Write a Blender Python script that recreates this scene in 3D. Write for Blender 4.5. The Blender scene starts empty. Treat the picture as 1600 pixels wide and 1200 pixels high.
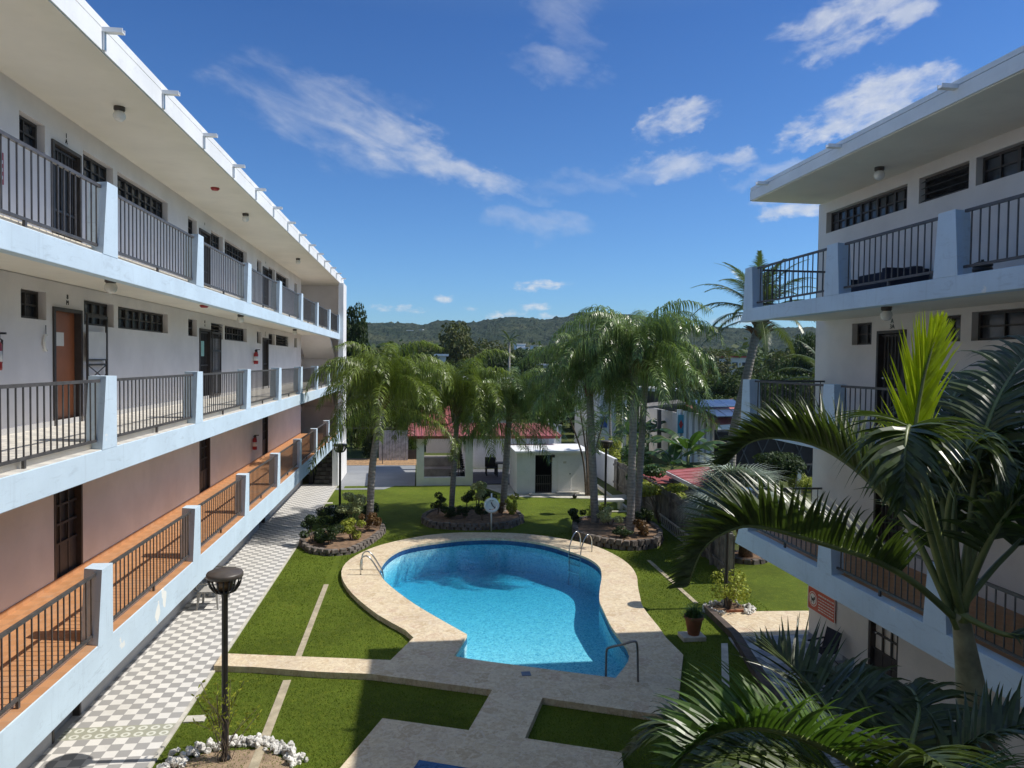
import bpy, math, random
from mathutils import Vector, Matrix, Euler, noise
from math import sin, cos, pi, radians, atan2, asin, sqrt, exp
S = bpy.context.scene
C = S.collection
# ------------------------------------------------------------------ camera, sky, sun, exposure
CAMH = 6.3
cam = bpy.data.objects.new('camera', bpy.data.cameras.new('camera'))
C.objects.link(cam); S.camera = cam
cam.data.sensor_width = 36.0; cam.data.lens = 36.0*1120/1600
cam.data.clip_start = .1; cam.data.clip_end = 6000
CAMR = Matrix.Rotation(-radians(7.34422), 3, 'Z') @ Matrix.Rotation(pi/2-radians(1.75257), 3, 'X') @ Matrix.Rotation(.012, 3, 'Z')
M4 = CAMR.to_4x4(); M4.translation = (0, 0, CAMH); cam.matrix_world = M4
S.render.resolution_x = 1024; S.render.resolution_y = 768
S.view_settings.view_transform = 'Standard'; S.view_settings.look = 'None'
S.view_settings.exposure = 0.0; S.view_settings.gamma = 1
SUN_EL, SUN_AZ = radians(50.7), radians(92.5)      # azimuth from +Y towards +X

def at(px, py, Y):                                   # photo pixel + real distance along the court -> point
    d = CAMR @ Vector(((px-800)/1120, (600-py)/1120, -1)); return Vector((0, 0, CAMH)) + d*(Y/d.y)
def gnd(px, py, z=0.0):
    d = CAMR @ Vector(((px-800)/1120, (600-py)/1120, -1)); return Vector((0, 0, CAMH)) + d*((z-CAMH)/d.z)

sd = bpy.data.lights.new('sun', 'SUN'); sd.energy = 5.0; sd.angle = radians(.53); sd.color = (1, .955, .88)
so = bpy.data.objects.new('sun', sd); C.objects.link(so)
sdir = Vector((sin(SUN_AZ)*cos(SUN_EL), cos(SUN_AZ)*cos(SUN_EL), sin(SUN_EL)))
so.rotation_euler = sdir.to_track_quat('Z', 'Y').to_euler(); so.location = (60, 0, 80)

W = bpy.data.worlds.new('World'); S.world = W; W.use_nodes = True
wt = W.node_tree; wt.nodes.clear()
class NT:
    """tiny node helper"""
    def __init__(s, t): s.t = t
    def n(s, typ, **k):
        o = s.t.nodes.new(typ)
        for a, b in k.items(): setattr(o, a, b)
        return o
    def put(s, sock, v):
        if isinstance(v, bpy.types.NodeSocket): s.t.links.new(v, sock)
        elif v is not None: sock.default_value = v
    def math(s, op, a, b=None, c=None, clamp=False):
        o = s.n('ShaderNodeMath', operation=op, use_clamp=clamp); s.put(o.inputs[0], a)
        if b is not None: s.put(o.inputs[1], b)
        if c is not None: s.put(o.inputs[2], c)
        return o.outputs[0]
    def mix(s, f, a, b, bt='MIX'):
        o = s.n('ShaderNodeMix', data_type='RGBA', blend_type=bt); s.put(o.inputs[0], f)
        s.put(o.inputs[6], a); s.put(o.inputs[7], b); return o.outputs[2]
    def noise(s, vec, scale, detail=4, rough=.55, dist=0.0):
        o = s.n('ShaderNodeTexNoise'); s.put(o.inputs['Vector'], vec); o.inputs['Scale'].default_value = scale
        o.inputs['Detail'].default_value = detail; o.inputs['Roughness'].default_value = rough; o.inputs['Distortion'].default_value = dist
        return o.outputs[0]
    def ramp(s, f, stops):
        o = s.n('ShaderNodeValToRGB'); s.put(o.inputs[0], f); e = o.color_ramp.elements
        while len(e) < len(stops): e.new(.5)
        for i, (p, c) in enumerate(stops): e[i].position = p; e[i].color = c if len(c) == 4 else (*c, 1)
        return o.outputs[0]
    def rng(s, f, a, b, c=0., d=1.):
        o = s.n('ShaderNodeMapRange', interpolation_type='SMOOTHSTEP'); s.put(o.inputs[0], f)
        for i, v in enumerate((a, b, c, d)): s.put(o.inputs[i+1], v)
        return o.outputs[0]
    def mapping(s, vec, scale=(1, 1, 1), rot=(0, 0, 0), loc=(0, 0, 0)):
        o = s.n('ShaderNodeMapping'); s.put(o.inputs[0], vec); o.inputs[1].default_value = loc; o.inputs[2].default_value = rot; o.inputs[3].default_value = scale
        return o.outputs[0]
    def sep(s, v):
        o = s.n('ShaderNodeSeparateXYZ'); s.put(o.inputs[0], v); return o.outputs
    def comb(s, x, y, z=0.):
        o = s.n('ShaderNodeCombineXYZ'); s.put(o.inputs[0], x); s.put(o.inputs[1], y); s.put(o.inputs[2], z); return o.outputs[0]

N = NT(wt)
sky = N.n('ShaderNodeTexSky', sky_type='NISHITA', sun_disc=False, sun_elevation=SUN_EL, sun_rotation=SUN_AZ, altitude=50, air_density=1.0, dust_density=.35, ozone_density=2.2)
geo = N.n('ShaderNodeTexCoord').outputs['Generated']
sx, sy, sz = N.sep(geo)
az = N.math('MULTIPLY', N.math('ARCTAN2', sx, sy), 57.2958); el = N.math('MULTIPLY', N.math('ARCSINE', sz), 57.2958)
def sky_angles(px, py):
    d = (CAMR @ Vector(((px-800)/1120, (600-py)/1120, -1))).normalized(); return math.degrees(atan2(d.x, d.y)), math.degrees(asin(d.z))
ae = N.comb(az, el)
def along(t, su, sv, off=0.0):                       # sky coordinates turned by t degrees and stretched
    c_, s_ = cos(radians(t)), sin(radians(t))
    u = N.math('ADD', N.math('MULTIPLY', az, c_*su), N.math('MULTIPLY', el, s_*su)); v = N.math('ADD', N.math('MULTIPLY', az, -s_*sv), N.math('MULTIPLY', el, c_*sv))
    return N.comb(u, v, off)
cirrus = N.noise(along(-20, .20, .62), 1.0, 10, .58, .4)
cirrus2 = N.noise(along(12, .34, .72, 4.0), 1.0, 10, .58, .3)
puff = N.noise(along(0, .8, 1.5, 9.0), 1.0, 7, .6, .2)
az_w = N.math('ADD', az, N.math('MULTIPLY', N.math('SUBTRACT', N.noise(along(0, .25, .4, 13.0), 1.0, 5, .6), .5), 9.0)); el_w = N.math('ADD', el, N.math('MULTIPLY', N.math('SUBTRACT', N.noise(along(0, .25, .4, 21.0), 1.0, 5, .6), .5), 4.0))
cloud = None
# photo pixel, half-length and half-width in degrees, tilt, opacity, kind
for (px, py, rx, ry, tilt, op, kind) in [
        (520, 190, 11, 3.4, -17, .55, 1), (640, 235, 8.0, 2.4, -20, .75, 1), (715, 268, 5.6, 1.7, -20, .95, 1), (790, 292, 4.0, 1.2, -14, .6, 1), (840, 350, 5.0, 1.3, -8, .5, 1), (560, 150, 6, 1.5, -6, .3, 1),
        (880, 10, 4.6, 3.2, -34, .36, 1), (870, 105, 4.4, 1.5, -8, .42, 1), (930, 285, 6, 1.4, 0, .35, 1),
        (1060, 192, 3.9, 1.7, 12, .95, 2), (1080, 256, 6.4, 1.3, 4, .75, 2), (1190, 275, 3.2, 1.2, 8, .5, 2), (1340, 28, 6.8, 2.2, 9, .85, 2), (1390, 8, 6, 1.6, 9, .7, 2),
        (1350, 165, 5.6, 2.2, 12, 1.15, 2), (1400, 150, 4.5, 1.6, 12, 1.1, 2), (1310, 208, 4.6, 1.0, 6, 1.0, 2), (1245, 325, 3.8, 1.1, -4, 1.1, 2),
        (843, 447, 3.9, .74, 5, 1.05, 3), (695, 466, 1.35, .6, 0, 1.0, 3), (838, 478, 2.0, .66, 0, 1.0, 3), (625, 482, 4.3, .54, 0, .85, 3),
        (795, 494, 3.0, .75, 4, 1.1, 3), (860, 494, 1.9, .5, 0, .9, 3), (735, 482, 1.1, .36, 0, .6, 3), (1150, 500, 2.9, 1.1, 10, .9, 3)]:
    a0, e0 = sky_angles(px, py)
    da = N.math('SUBTRACT', az_w if kind < 3 else az, a0); de = N.math('SUBTRACT', el_w if kind < 3 else el, e0); t = radians(tilt)
    u = N.math('ADD', N.math('MULTIPLY', da, cos(t)/rx), N.math('MULTIPLY', de, sin(t)/rx))
    v = N.math('ADD', N.math('MULTIPLY', da, -sin(t)/ry), N.math('MULTIPLY', de, cos(t)/ry))
    r2 = N.math('ADD', N.math('MULTIPLY', u, u), N.math('MULTIPLY', v, v))
    g = N.math('SUBTRACT', 1.0, r2, clamp=True)
    if kind == 3:
        lo = N.math('SUBTRACT', .74, N.math('MULTIPLY', g, .44))
        m = N.math('MULTIPLY', N.math('MULTIPLY', N.rng(puff, lo, N.math('ADD', lo, .36)), op), N.math('POWER', g, .5))
    else:
        f = N.math('ADD', N.math('MULTIPLY', g, .95), N.math('MULTIPLY', N.math('SUBTRACT', cirrus if kind == 1 else cirrus2, .5), 2.3 if kind == 1 else 2.6))
        m = N.math('MULTIPLY', N.math('MULTIPLY', N.rng(f, .08, 1.75 if kind == 1 else 1.35), op), N.rng(g, 0, .4))
    cloud = m if cloud is None else N.math('ADD', cloud, N.math('MULTIPLY', m, N.math('SUBTRACT', 1.0, cloud, clamp=True)))
cloud = N.math('MULTIPLY', cloud, .74, clamp=True)
tint = N.ramp(N.math('DIVIDE', el, 60.0), [(0, (.66, .96, 1.30)), (.10, (.56, .93, 1.34)), (.42, (.36, .70, 1.18)), (.60, (1.0, 1.12, 1.24)), (1, (1.4, 1.45, 1.48))])
skyc = N.mix(1.0, sky.outputs[0], tint, 'MULTIPLY')
cc = N.mix(N.rng(puff, .35, .75), (6.6, 7.0, 7.7, 1), (8.6, 8.6, 8.6, 1))
bg = N.n('ShaderNodeBackground'); N.put(bg.inputs[0], N.mix(cloud, skyc, cc)); bg.inputs[1].default_value = .10
N.put(N.n('ShaderNodeOutputWorld').inputs[0], bg.outputs[0])

# ------------------------------------------------------------------ mesh and object helpers
class MB:
    def __init__(s): s.v = []; s.f = []; s.m = []; s.mi = 0
    def face(s, pts):
        i = len(s.v); s.v += [tuple(p) for p in pts]; s.f.append(tuple(range(i, i+len(pts)))); s.m.append(s.mi)
    def box(s, x0, x1, y0, y1, z0, z1):
        s.hexa([(x0, y0, z0), (x1, y0, z0), (x1, y1, z0), (x0, y1, z0), (x0, y0, z1), (x1, y0, z1), (x1, y1, z1), (x0, y1, z1)]); return s
    def hexa(s, p):
        i = len(s.v); s.v += [tuple(q) for q in p]
        for f in ((3, 2, 1, 0), (4, 5, 6, 7), (0, 1, 5, 4), (1, 2, 6, 5), (2, 3, 7, 6), (3, 0, 4, 7)):
            s.f.append(tuple(i+k for k in f)); s.m.append(s.mi)
    def bar(s, p, q, w, h=None):
        p = Vector(p); q = Vector(q); h = h or w; t = (q-p).normalized()
        up = Vector((0, 0, 1)) if abs(t.z) < .95 else Vector((1, 0, 0))
        a = t.cross(up).normalized()*w/2; b = a.cross(t).normalized()*h/2
        s.hexa([p-a-b, p+a-b, q+a-b, q-a-b, p-a+b, p+a+b, q+a+b, q-a+b]); return s
    def tube(s, pts, r, n=8, cap=True):
        pts = [Vector(p) for p in pts]; rr = r if isinstance(r, (list, tuple)) else [r]*len(pts)
        i0 = len(s.v); prev = None
        for k, p in enumerate(pts):
            t = (pts[min(k+1, len(pts)-1)]-pts[max(k-1, 0)]).normalized()
            a = prev - t*prev.dot(t) if prev else t.cross(Vector((0, 0, 1)) if abs(t.z) < .9 else Vector((1, 0, 0)))
            a.normalize(); prev = a; b = t.cross(a)
            for j in range(n):
                an = 2*pi*j/n; s.v.append(tuple(p + (a*cos(an)+b*sin(an))*rr[k]))
        for k in range(len(pts)-1):
            for j in range(n):
                s.f.append((i0+k*n+j, i0+k*n+(j+1) % n, i0+(k+1)*n+(j+1) % n, i0+(k+1)*n+j)); s.m.append(s.mi)
        if cap:
            s.f.append(tuple(i0+j for j in reversed(range(n)))); s.m.append(s.mi)
            e = i0+(len(pts)-1)*n; s.f.append(tuple(e+j for j in range(n))); s.m.append(s.mi)
        return s
    def lathe(s, prof, c=(0, 0, 0), n=24):
        i0 = len(s.v); k = len(prof)
        for (r, z) in prof:
            for j in range(n): s.v.append((c[0]+r*cos(2*pi*j/n), c[1]+r*sin(2*pi*j/n), c[2]+z))
        for a in range(k-1):
            for j in range(n):
                s.f.append((i0+a*n+j, i0+a*n+(j+1) % n, i0+(a+1)*n+(j+1) % n, i0+(a+1)*n+j)); s.m.append(s.mi)
        if prof[0][0] > 1e-4: s.f.append(tuple(i0+j for j in reversed(range(n)))); s.m.append(s.mi)
        if prof[-1][0] > 1e-4: s.f.append(tuple(i0+(k-1)*n+j for j in range(n))); s.m.append(s.mi)
        return s
    def prism(s, poly, z0, z1, bottom=True):
        n = len(poly); i = len(s.v)
        ar = sum(poly[k][0]*poly[(k+1) % n][1]-poly[(k+1) % n][0]*poly[k][1] for k in range(n))
        if ar < 0: poly = poly[::-1]
        s.v += [(p[0], p[1], z0) for p in poly]+[(p[0], p[1], z1) for p in poly]
        for k in range(n): s.f.append((i+k, i+(k+1) % n, i+n+(k+1) % n, i+n+k)); s.m.append(s.mi)
        s.f.append(tuple(range(i+n, i+2*n))); s.m.append(s.mi)
        if bottom: s.f.append(tuple(reversed(range(i, i+n)))); s.m.append(s.mi)
        return s
    def blob(s, c, r, seed=0, amp=.15, n=10, m=7):
        i0 = len(s.v); c = Vector(c); r = Vector(r) if not isinstance(r, (int, float)) else Vector((r, r, r))
        for a in range(m+1):
            th = pi*a/m
            for b in range(n):
                ph = 2*pi*b/n; d = Vector((sin(th)*cos(ph), sin(th)*sin(ph), cos(th)))
                k = 1+amp*noise.noise(d*1.7+Vector((seed*3.1, seed*1.7, seed)))*1.6
                s.v.append(tuple(c+Vector((d.x*r.x, d.y*r.y, d.z*r.z))*k))
        for a in range(m):
            for b in range(n):
                s.f.append((i0+a*n+b, i0+(a+1)*n+b, i0+(a+1)*n+(b+1) % n, i0+a*n+(b+1) % n)); s.m.append(s.mi)
        return s
    def mesh(s, name, mats, smooth=False, off=(0, 0, 0)):
        me = bpy.data.meshes.new(name)
        ox, oy, oz = off
        me.from_pydata([(a-ox, b-oy, c-oz) for a, b, c in s.v] if any(off) else s.v, [], s.f)
        for m in (mats if isinstance(mats, (list, tuple)) else [mats]): me.materials.append(m)
        me.polygons.foreach_set('material_index', s.m)
        if smooth: me.polygons.foreach_set('use_smooth', [True]*len(s.f))
        me.update(); return me
    def build(s, name, mats, parent=None, smooth=False, world=False, bevel=0, label=None):
        off = (0, 0, 0)
        if world and parent is not None:
            p = parent; o = Vector((0, 0, 0))
            while p: o += p.location; p = p.parent
            off = tuple(o)
        ob = bpy.data.objects.new(name, s.mesh(name, mats, smooth, off)); C.objects.link(ob)
        if parent: ob.parent = parent
        if bevel:
            b = ob.modifiers.new('bevel', 'BEVEL'); b.width = bevel; b.segments = 2; b.limit_method = 'ANGLE'
        if smooth and not bevel: pass
        if label: ob['label'] = label
        return ob
def tag(o, label=None, cat=None, group=None, kind=None):
    if label: o['label'] = label
    if cat: o['category'] = cat
    if group: o['group'] = group
    if kind: o['kind'] = kind
    return o
def thing(name, label, cat, loc=(0, 0, 0), rz=0, group=None):
    o = bpy.data.objects.new(name, None); C.objects.link(o); o.location = loc; o.rotation_euler = (0, 0, rz); o.empty_display_size = .1
    return tag(o, label, cat, group)
def kids(o): return list(o.children)
def dup(o, loc=None, rz=None, label=None, scale=None, parent=None, group=None):
    c = o.copy(); C.objects.link(c)
    if parent is not None: c.parent = parent
    if loc is not None: c.location = loc
    if rz is not None: c.rotation_euler = (0, 0, rz)
    if scale is not None: c.scale = scale if isinstance(scale, (tuple, list, Vector)) else (scale,)*3
    if label: c['label'] = label
    if group: c['group'] = group
    for ch in kids(o): dup(ch, parent=c)
    return c
def struct(o): o['kind'] = 'structure'; return o
def inst(me, name, parent=None, loc=(0, 0, 0), rot=(0, 0, 0), scale=1):
    o = bpy.data.objects.new(name, me); C.objects.link(o); o.location = loc; o.rotation_euler = rot
    o.scale = scale if isinstance(scale, (tuple, list)) else (scale,)*3
    if parent: o.parent = parent
    return o

# ------------------------------------------------------------------ materials
def newmat(name):
    m = bpy.data.materials.new(name); m.use_nodes = True; t = m.node_tree
    b = t.nodes['Principled BSDF']; return m, NT(t), b
def P(N): return N.n('ShaderNodeNewGeometry').outputs['Position']
def O(N): return N.n('ShaderNodeTexCoord').outputs['Object']
def bump(N, b, h, strength=.3, dist=.01):
    o = N.n('ShaderNodeBump'); o.inputs['Strength'].default_value = strength; o.inputs['Distance'].default_value = dist
    N.put(o.inputs['Height'], h); N.put(b.inputs['Normal'], o.outputs[0])
def plain(name, col, rough=.6, var=.12, scale=3.0, metal=0., bmp=.0, bscale=40, stain=0.0, spec=None):
    m, N, b = newmat(name); p = P(N)
    n = N.noise(p, scale, 6, .6)
    dk = tuple(c*(1-var) for c in col)+(1,); lt = tuple(min(1, c*(1+var)) for c in col)+(1,)
    c = N.mix(N.rng(n, .3, .7), dk, lt)
    if stain:
        st = N.noise(N.mapping(p, scale=(1.3, 1.3, .35)), 2.2, 7, .65)
        c = N.mix(N.math('MULTIPLY', N.rng(st, .54, .78), stain), c, (col[0]*.45, col[1]*.43, col[2]*.4, 1))
    N.put(b.inputs['Base Color'], c); b.inputs['Roughness'].default_value = rough; b.inputs['Metallic'].default_value = metal
    if spec is not None: b.inputs['Specular IOR Level'].default_value = spec
    if bmp: bump(N, b, N.noise(p, bscale, 5, .6), bmp, .01)
    return m
def leafmat(name, col, trans, rough=.45, tw=.35, nscale=1.2, gloss=.35, lo=.5, hi=1.5):
    m, N, b = newmat(name); p = P(N)
    gi = N.n('ShaderNodeNewGeometry').outputs['Random Per Island']
    n = N.noise(p, nscale, 3, .6)
    f = N.math('ADD', N.math('MULTIPLY', gi, .6), N.math('MULTIPLY', n, .55))
    d = tuple(c*lo for c in col)+(1,); l = tuple(min(1, c*hi) for c in col)+(1,)
    N.put(b.inputs['Base Color'], N.mix(N.rng(f, .15, .95), d, l)); b.inputs['Roughness'].default_value = rough
    b.inputs['Specular IOR Level'].default_value = gloss
    tr = N.n('ShaderNodeBsdfTranslucent'); tr.inputs[0].default_value = (*trans, 1)
    mx = N.n('ShaderNodeMixShader'); mx.inputs[0].default_value = tw
    N.put(mx.inputs[1], b.outputs[0]); N.put(mx.inputs[2], tr.outputs[0])
    N.put(m.node_tree.nodes['Material Output'].inputs[0], mx.outputs[0]); return m
def paint(name, col, wear=.25, chip=0.0, patches=()):
    """old masonry paint: faint blotches, scuffs and run marks"""
    m, N, b = newmat(name); p = P(N)
    c = N.mix(N.rng(N.noise(p, 1.1, 6, .6), .3, .7), tuple(x*.93 for x in col)+(1,), tuple(min(1, x*1.05) for x in col)+(1,))
    sc = N.noise(N.mapping(p, scale=(1, .8, 2.6), rot=(radians(30), 0, 0)), 3.2, 8, .7, 1.2)
    c = N.mix(N.math('MULTIPLY', N.rng(sc, .53, .70), wear), c, tuple(x*.72 for x in col)+(1,))
    run = N.noise(N.mapping(p, scale=(6, 6, .5)), 2.0, 4, .6)
    c = N.mix(N.math('MULTIPLY', N.rng(run, .56, .76), wear*.6), c, tuple(x*.68 for x in col)+(1,))
    if chip:
        ch = N.noise(p, 2.1, 4, .55)
        c = N.mix(N.math('MULTIPLY', N.rng(ch, .72, .735), chip), c, (.8, .8, .76, 1))
    for (q, rad) in patches:                          # bare filler showing through flaked paint
        dn = N.n('ShaderNodeVectorMath', operation='DISTANCE'); N.put(dn.inputs[0], N.mapping(p, scale=(1, 1, .62))); dn.inputs[1].default_value = (q[0], q[1], q[2]*.62)
        dd = N.math('ADD', dn.outputs['Value'], N.math('MULTIPLY', N.math('SUBTRACT', N.noise(p, 5, 5, .6), .5), rad*1.6))
        c = N.mix(N.rng(dd, rad*.62, rad*.66, 1, 0), c, (.84, .84, .79, 1))
    N.put(b.inputs['Base Color'], c); b.inputs['Roughness'].default_value = .65
    bump(N, b, N.noise(p, 26, 6, .65), .12, .01); return m
M = {}
M['blue'] = paint('pale_blue_paint', (.57, .695, .79), .6, .8, ((( -4.2, 12.18, 2.17), .17), ((-4.2, 12.5, 2.30), .13), ((-4.2, 12.42, 2.40), .09)))
M['white_roof'] = paint('white_roof_paint', (.80, .80, .79), .3)
M['soffit'] = plain('soffit_paint', (.81, .755, .645), .8, .05, .8, stain=.12)
M['wall'] = paint('mauve_white_wall', (.77, .725, .70), .10)
M['wall_low'] = paint('pinkish_wall', (.80, .725, .65), .14)
M['wall_grey'] = paint('grey_wall', (.42, .41, .40), .25)
M['wall_r'] = paint('greyish_white_wall', (.70, .655, .61), .12)
M['white'] = paint('white_paint', (.80, .79, .77), .2)
M['rail'] = plain('dark_rail_paint', (.075, .07, .068), .45, .25, 9)
M['frame'] = plain('dark_brown_frame', (.05, .042, .038), .5, .2, 6)
M['door_dark'] = plain('dark_door', (.035, .028, .025), .5, .3, 2)
M['door_orange'] = plain('orange_brown_door', (.34, .115, .045), .4, .12, 2)
M['door_grey'] = plain('grey_door', (.26, .26, .26), .5, .15, 3)
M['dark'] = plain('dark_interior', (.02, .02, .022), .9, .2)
M['black'] = plain('black_metal', (.018, .017, .018), .42, .2, 8)
M['cap'] = plain('brown_black_cap', (.075, .062, .052), .45, .15, 12)
M['steel'] = plain('brushed_steel', (.55, .55, .55), .22, .1, 10, metal=1.)
M['concrete'] = plain('concrete', (.42, .40, .36), .9, .22, 2.5, bmp=.3, bscale=30, stain=.4)
M['conc_light'] = plain('pale_concrete', (.52, .49, .42), .9, .2, 3.5, bmp=.3, bscale=30, stain=.3)
M['strip'] = plain('tan_concrete', (.40, .34, .235), .9, .2, 5, bmp=.3, stain=.3)
M['kerb_dark'] = plain('dark_brown_kerb', (.085, .062, .05), .8, .3, 4)
M['pad'] = plain('grey_concrete_pad', (.25, .26, .27), .85, .1, .7, stain=.15)
M['globe'] = plain('opal_glass', (.78, .76, .70), .25, .04)
M['red'] = plain('red_enamel', (.35, .018, .015), .35, .1)
M['stone'] = plain('dark_block_stone', (.155, .13, .112), .95, .45, 5, bmp=.6, bscale=25)
M['pebble'] = plain('white_pebble', (.62, .60, .56), .85, .3, 6, bmp=.25, bscale=40)
M['soil'] = plain('red_brown_soil', (.20, .125, .075), .98, .4, 5, bmp=.8, bscale=30)
M['terracotta'] = plain('terracotta', (.33, .12, .06), .75, .2, 7)
M['plastic_grey'] = plain('grey_plastic', (.40, .385, .36), .5, .08)
M['navy'] = plain('navy_cloth', (.012, .014, .03), .8, .2)
M['paper'] = plain('paper', (.72, .70, .66), .8, .05)
M['mint'] = plain('mint_paper', (.30, .55, .50), .8, .1)
M['bark'] = None
def glass(name, col=(.026, .028, .032), rough=.12):
    m, N, b = newmat(name); p = P(N)
    N.put(b.inputs['Base Color'], N.mix(N.rng(N.noise(p, 1.7, 3), .35, .7), (*col, 1), tuple(c*3.4 for c in col)+(1,)))
    b.inputs['Roughness'].default_value = rough; b.inputs['Specular IOR Level'].default_value = .4; return m
M['pane'] = glass('dark_pane')
def checker(name, size, ca, cb, ox=0, oy=0, band=None):
    m, N, b = newmat(name); p = P(N); x, y, z = N.sep(p)
    u = N.math('DIVIDE', N.math('SUBTRACT', x, ox), size); v = N.math('DIVIDE', N.math('SUBTRACT', y, oy), size)
    iu = N.math('FLOOR', u); iv = N.math('FLOOR', v)
    par = N.math('MODULO', N.math('ABSOLUTE', N.math('ADD', iu, iv)), 2)
    wn = N.n('ShaderNodeTexWhiteNoise'); N.put(wn.inputs['Vector'], N.comb(iu, iv))
    c = N.mix(N.math('GREATER_THAN', par, .5), (*ca, 1), (*cb, 1))
    c = N.mix(N.math('MULTIPLY', wn.outputs[0], .22), c, tuple((ca[i]+cb[i])*.42 for i in range(3))+(1,))
    fu = N.math('FRACT', u); fv = N.math('FRACT', v)
    if band:
        du = N.math('SUBTRACT', fu, .5); dv = N.math('SUBTRACT', fv, .5)
        r = N.math('SQRT', N.math('ADD', N.math('MULTIPLY', du, du), N.math('MULTIPLY', dv, dv)))
        ring = N.math('MULTIPLY', N.math('GREATER_THAN', r, .18), N.math('LESS_THAN', r, .37))
        bc = N.mix(ring, (.36, .36, .28, 1), (.66, .66, .58, 1))
        inb = N.math('MULTIPLY', N.math('GREATER_THAN', y, band[0]), N.math('LESS_THAN', y, band[1]))
        c = N.mix(inb, c, bc)
    j = N.math('MAXIMUM', N.math('GREATER_THAN', N.math('ABSOLUTE', N.math('SUBTRACT', fu, .5)), .487), N.math('GREATER_THAN', N.math('ABSOLUTE', N.math('SUBTRACT', fv, .5)), .487))
    c = N.mix(N.math('MULTIPLY', j, .5), c, (.3, .29, .27, 1))
    d = N.noise(p, 1.3, 7, .65); c = N.mix(N.math('MULTIPLY', N.rng(d, .5, .75), .28), c, (.36, .33, .28, 1))
    N.put(b.inputs['Base Color'], c); b.inputs['Roughness'].default_value = .6
    bump(N, b, N.math('SUBTRACT', N.noise(p, 14, 4), N.math('MULTIPLY', j, .6)), .15, .01); return m
M['path'] = checker('checker_path_tiles', .2015, (.74, .715, .67), (.335, .325, .315), -4.10, .06, (12.36, 12.76))
M['terrace'] = checker('blue_grey_checker', .36, (.50, .50, .50), (.24, .25, .29), 7.3, 15.5)
M['floor_white'] = checker('balcony_white_tiles', .2, (.70, .66, .58), (.56, .53, .48), -4.35, 0)
M['floor_orange'] = checker('balcony_terracotta_tiles', .2, (.53, .265, .12), (.47, .23, .10), -4.35, 0)
def flagstone():
    m, N, b = newmat('cream_flagstone'); p = P(N)
    w = N.n('ShaderNodeVectorMath', operation='ADD'); N.put(w.inputs[0], p)
    nz = N.n('ShaderNodeTexNoise'); N.put(nz.inputs['Vector'], p); nz.inputs['Scale'].default_value = 4; nz.inputs['Detail'].default_value = 5
    sc = N.n('ShaderNodeVectorMath', operation='SCALE'); N.put(sc.inputs[0], nz.outputs['Color']); sc.inputs['Scale'].default_value = .22
    N.put(w.inputs[1], sc.outputs[0]); pv = N.mapping(w.outputs[0], scale=(1, 1, .02))
    vo = N.n('ShaderNodeTexVoronoi', feature='F1'); N.put(vo.inputs['Vector'], pv); vo.inputs['Scale'].default_value = 3.6
    ve = N.n('ShaderNodeTexVoronoi', feature='DISTANCE_TO_EDGE'); N.put(ve.inputs['Vector'], pv); ve.inputs['Scale'].default_value = 3.6
    cr = N.sep(vo.outputs['Color'])[0]
    c = N.ramp(cr, [(0, (.50, .375, .235)), (.3, (.62, .49, .32)), (.55, (.56, .44, .29)), (.8, (.66, .54, .37)), (1, (.53, .385, .265))])
    mot = N.noise(p, 9, 9, .72, .6)
    c = N.mix(N.math('MULTIPLY', N.rng(mot, .44, .62), .7), c, (.76, .66, .47, 1))
    c = N.mix(N.math('MULTIPLY', N.rng(N.noise(p, 15, 7, .72), .50, .66), .6), c, (.37, .265, .18, 1))
    big = N.noise(p, .55, 4, .6); c = N.mix(N.math('MULTIPLY', N.rng(big, .5, .72), .3), c, (.42, .33, .27, 1))
    jn = N.rng(ve.outputs['Distance'], .0, .035, 1, 0); c = N.mix(N.math('MULTIPLY', jn, .55), c, (.66, .58, .47, 1))
    N.put(b.inputs['Base Color'], c); b.inputs['Roughness'].default_value = .8
    bump(N, b, N.math('SUBTRACT', mot, N.math('MULTIPLY', jn, .5)), .25, .012); return m
M['flag'] = flagstone()
def grassmat(name, base=(.075, .105, .018)):
    m, N, b = newmat(name); p = P(N)
    n1 = N.noise(p, .45, 5, .6); n2 = N.noise(p, 5, 6, .7); n3 = N.noise(p, 55, 5, .75)
    c = N.mix(N.rng(n1, .35, .65), tuple(x*.8 for x in base)+(1,), tuple(x*1.25 for x in base)+(1,))
    c = N.mix(N.math('MULTIPLY', N.rng(n2, .45, .7), .6), c, (base[0]*1.7, base[1]*1.45, base[2]*1.3, 1))
    n4 = N.noise(p, .9, 7, .7, .8); c = N.mix(N.math('MULTIPLY', N.rng(n4, .56, .74), .5), c, (base[0]*2.0, base[1]*1.35, base[2]*2.4, 1))
    c = N.mix(N.math('MULTIPLY', N.rng(n3, .45, .62), .6), c, (base[0]*.4, base[1]*.45, base[2]*.4, 1))
    N.put(b.inputs['Base Color'], c); b.inputs['Roughness'].default_value = .85; b.inputs['Specular IOR Level'].default_value = .15
    bump(N, b, N.math('ADD', n3, N.math('MULTIPLY', n2, .7)), .9, .04); return m
M['lawn'] = grassmat('lawn_grass', (.115, .158, .016)); M['field'] = grassmat('rough_grass', (.085, .105, .03))
M['blade'] = leafmat('grass_blade', (.105, .155, .016), (.17, .24, .022), .7, .3, .5, .1)
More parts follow.
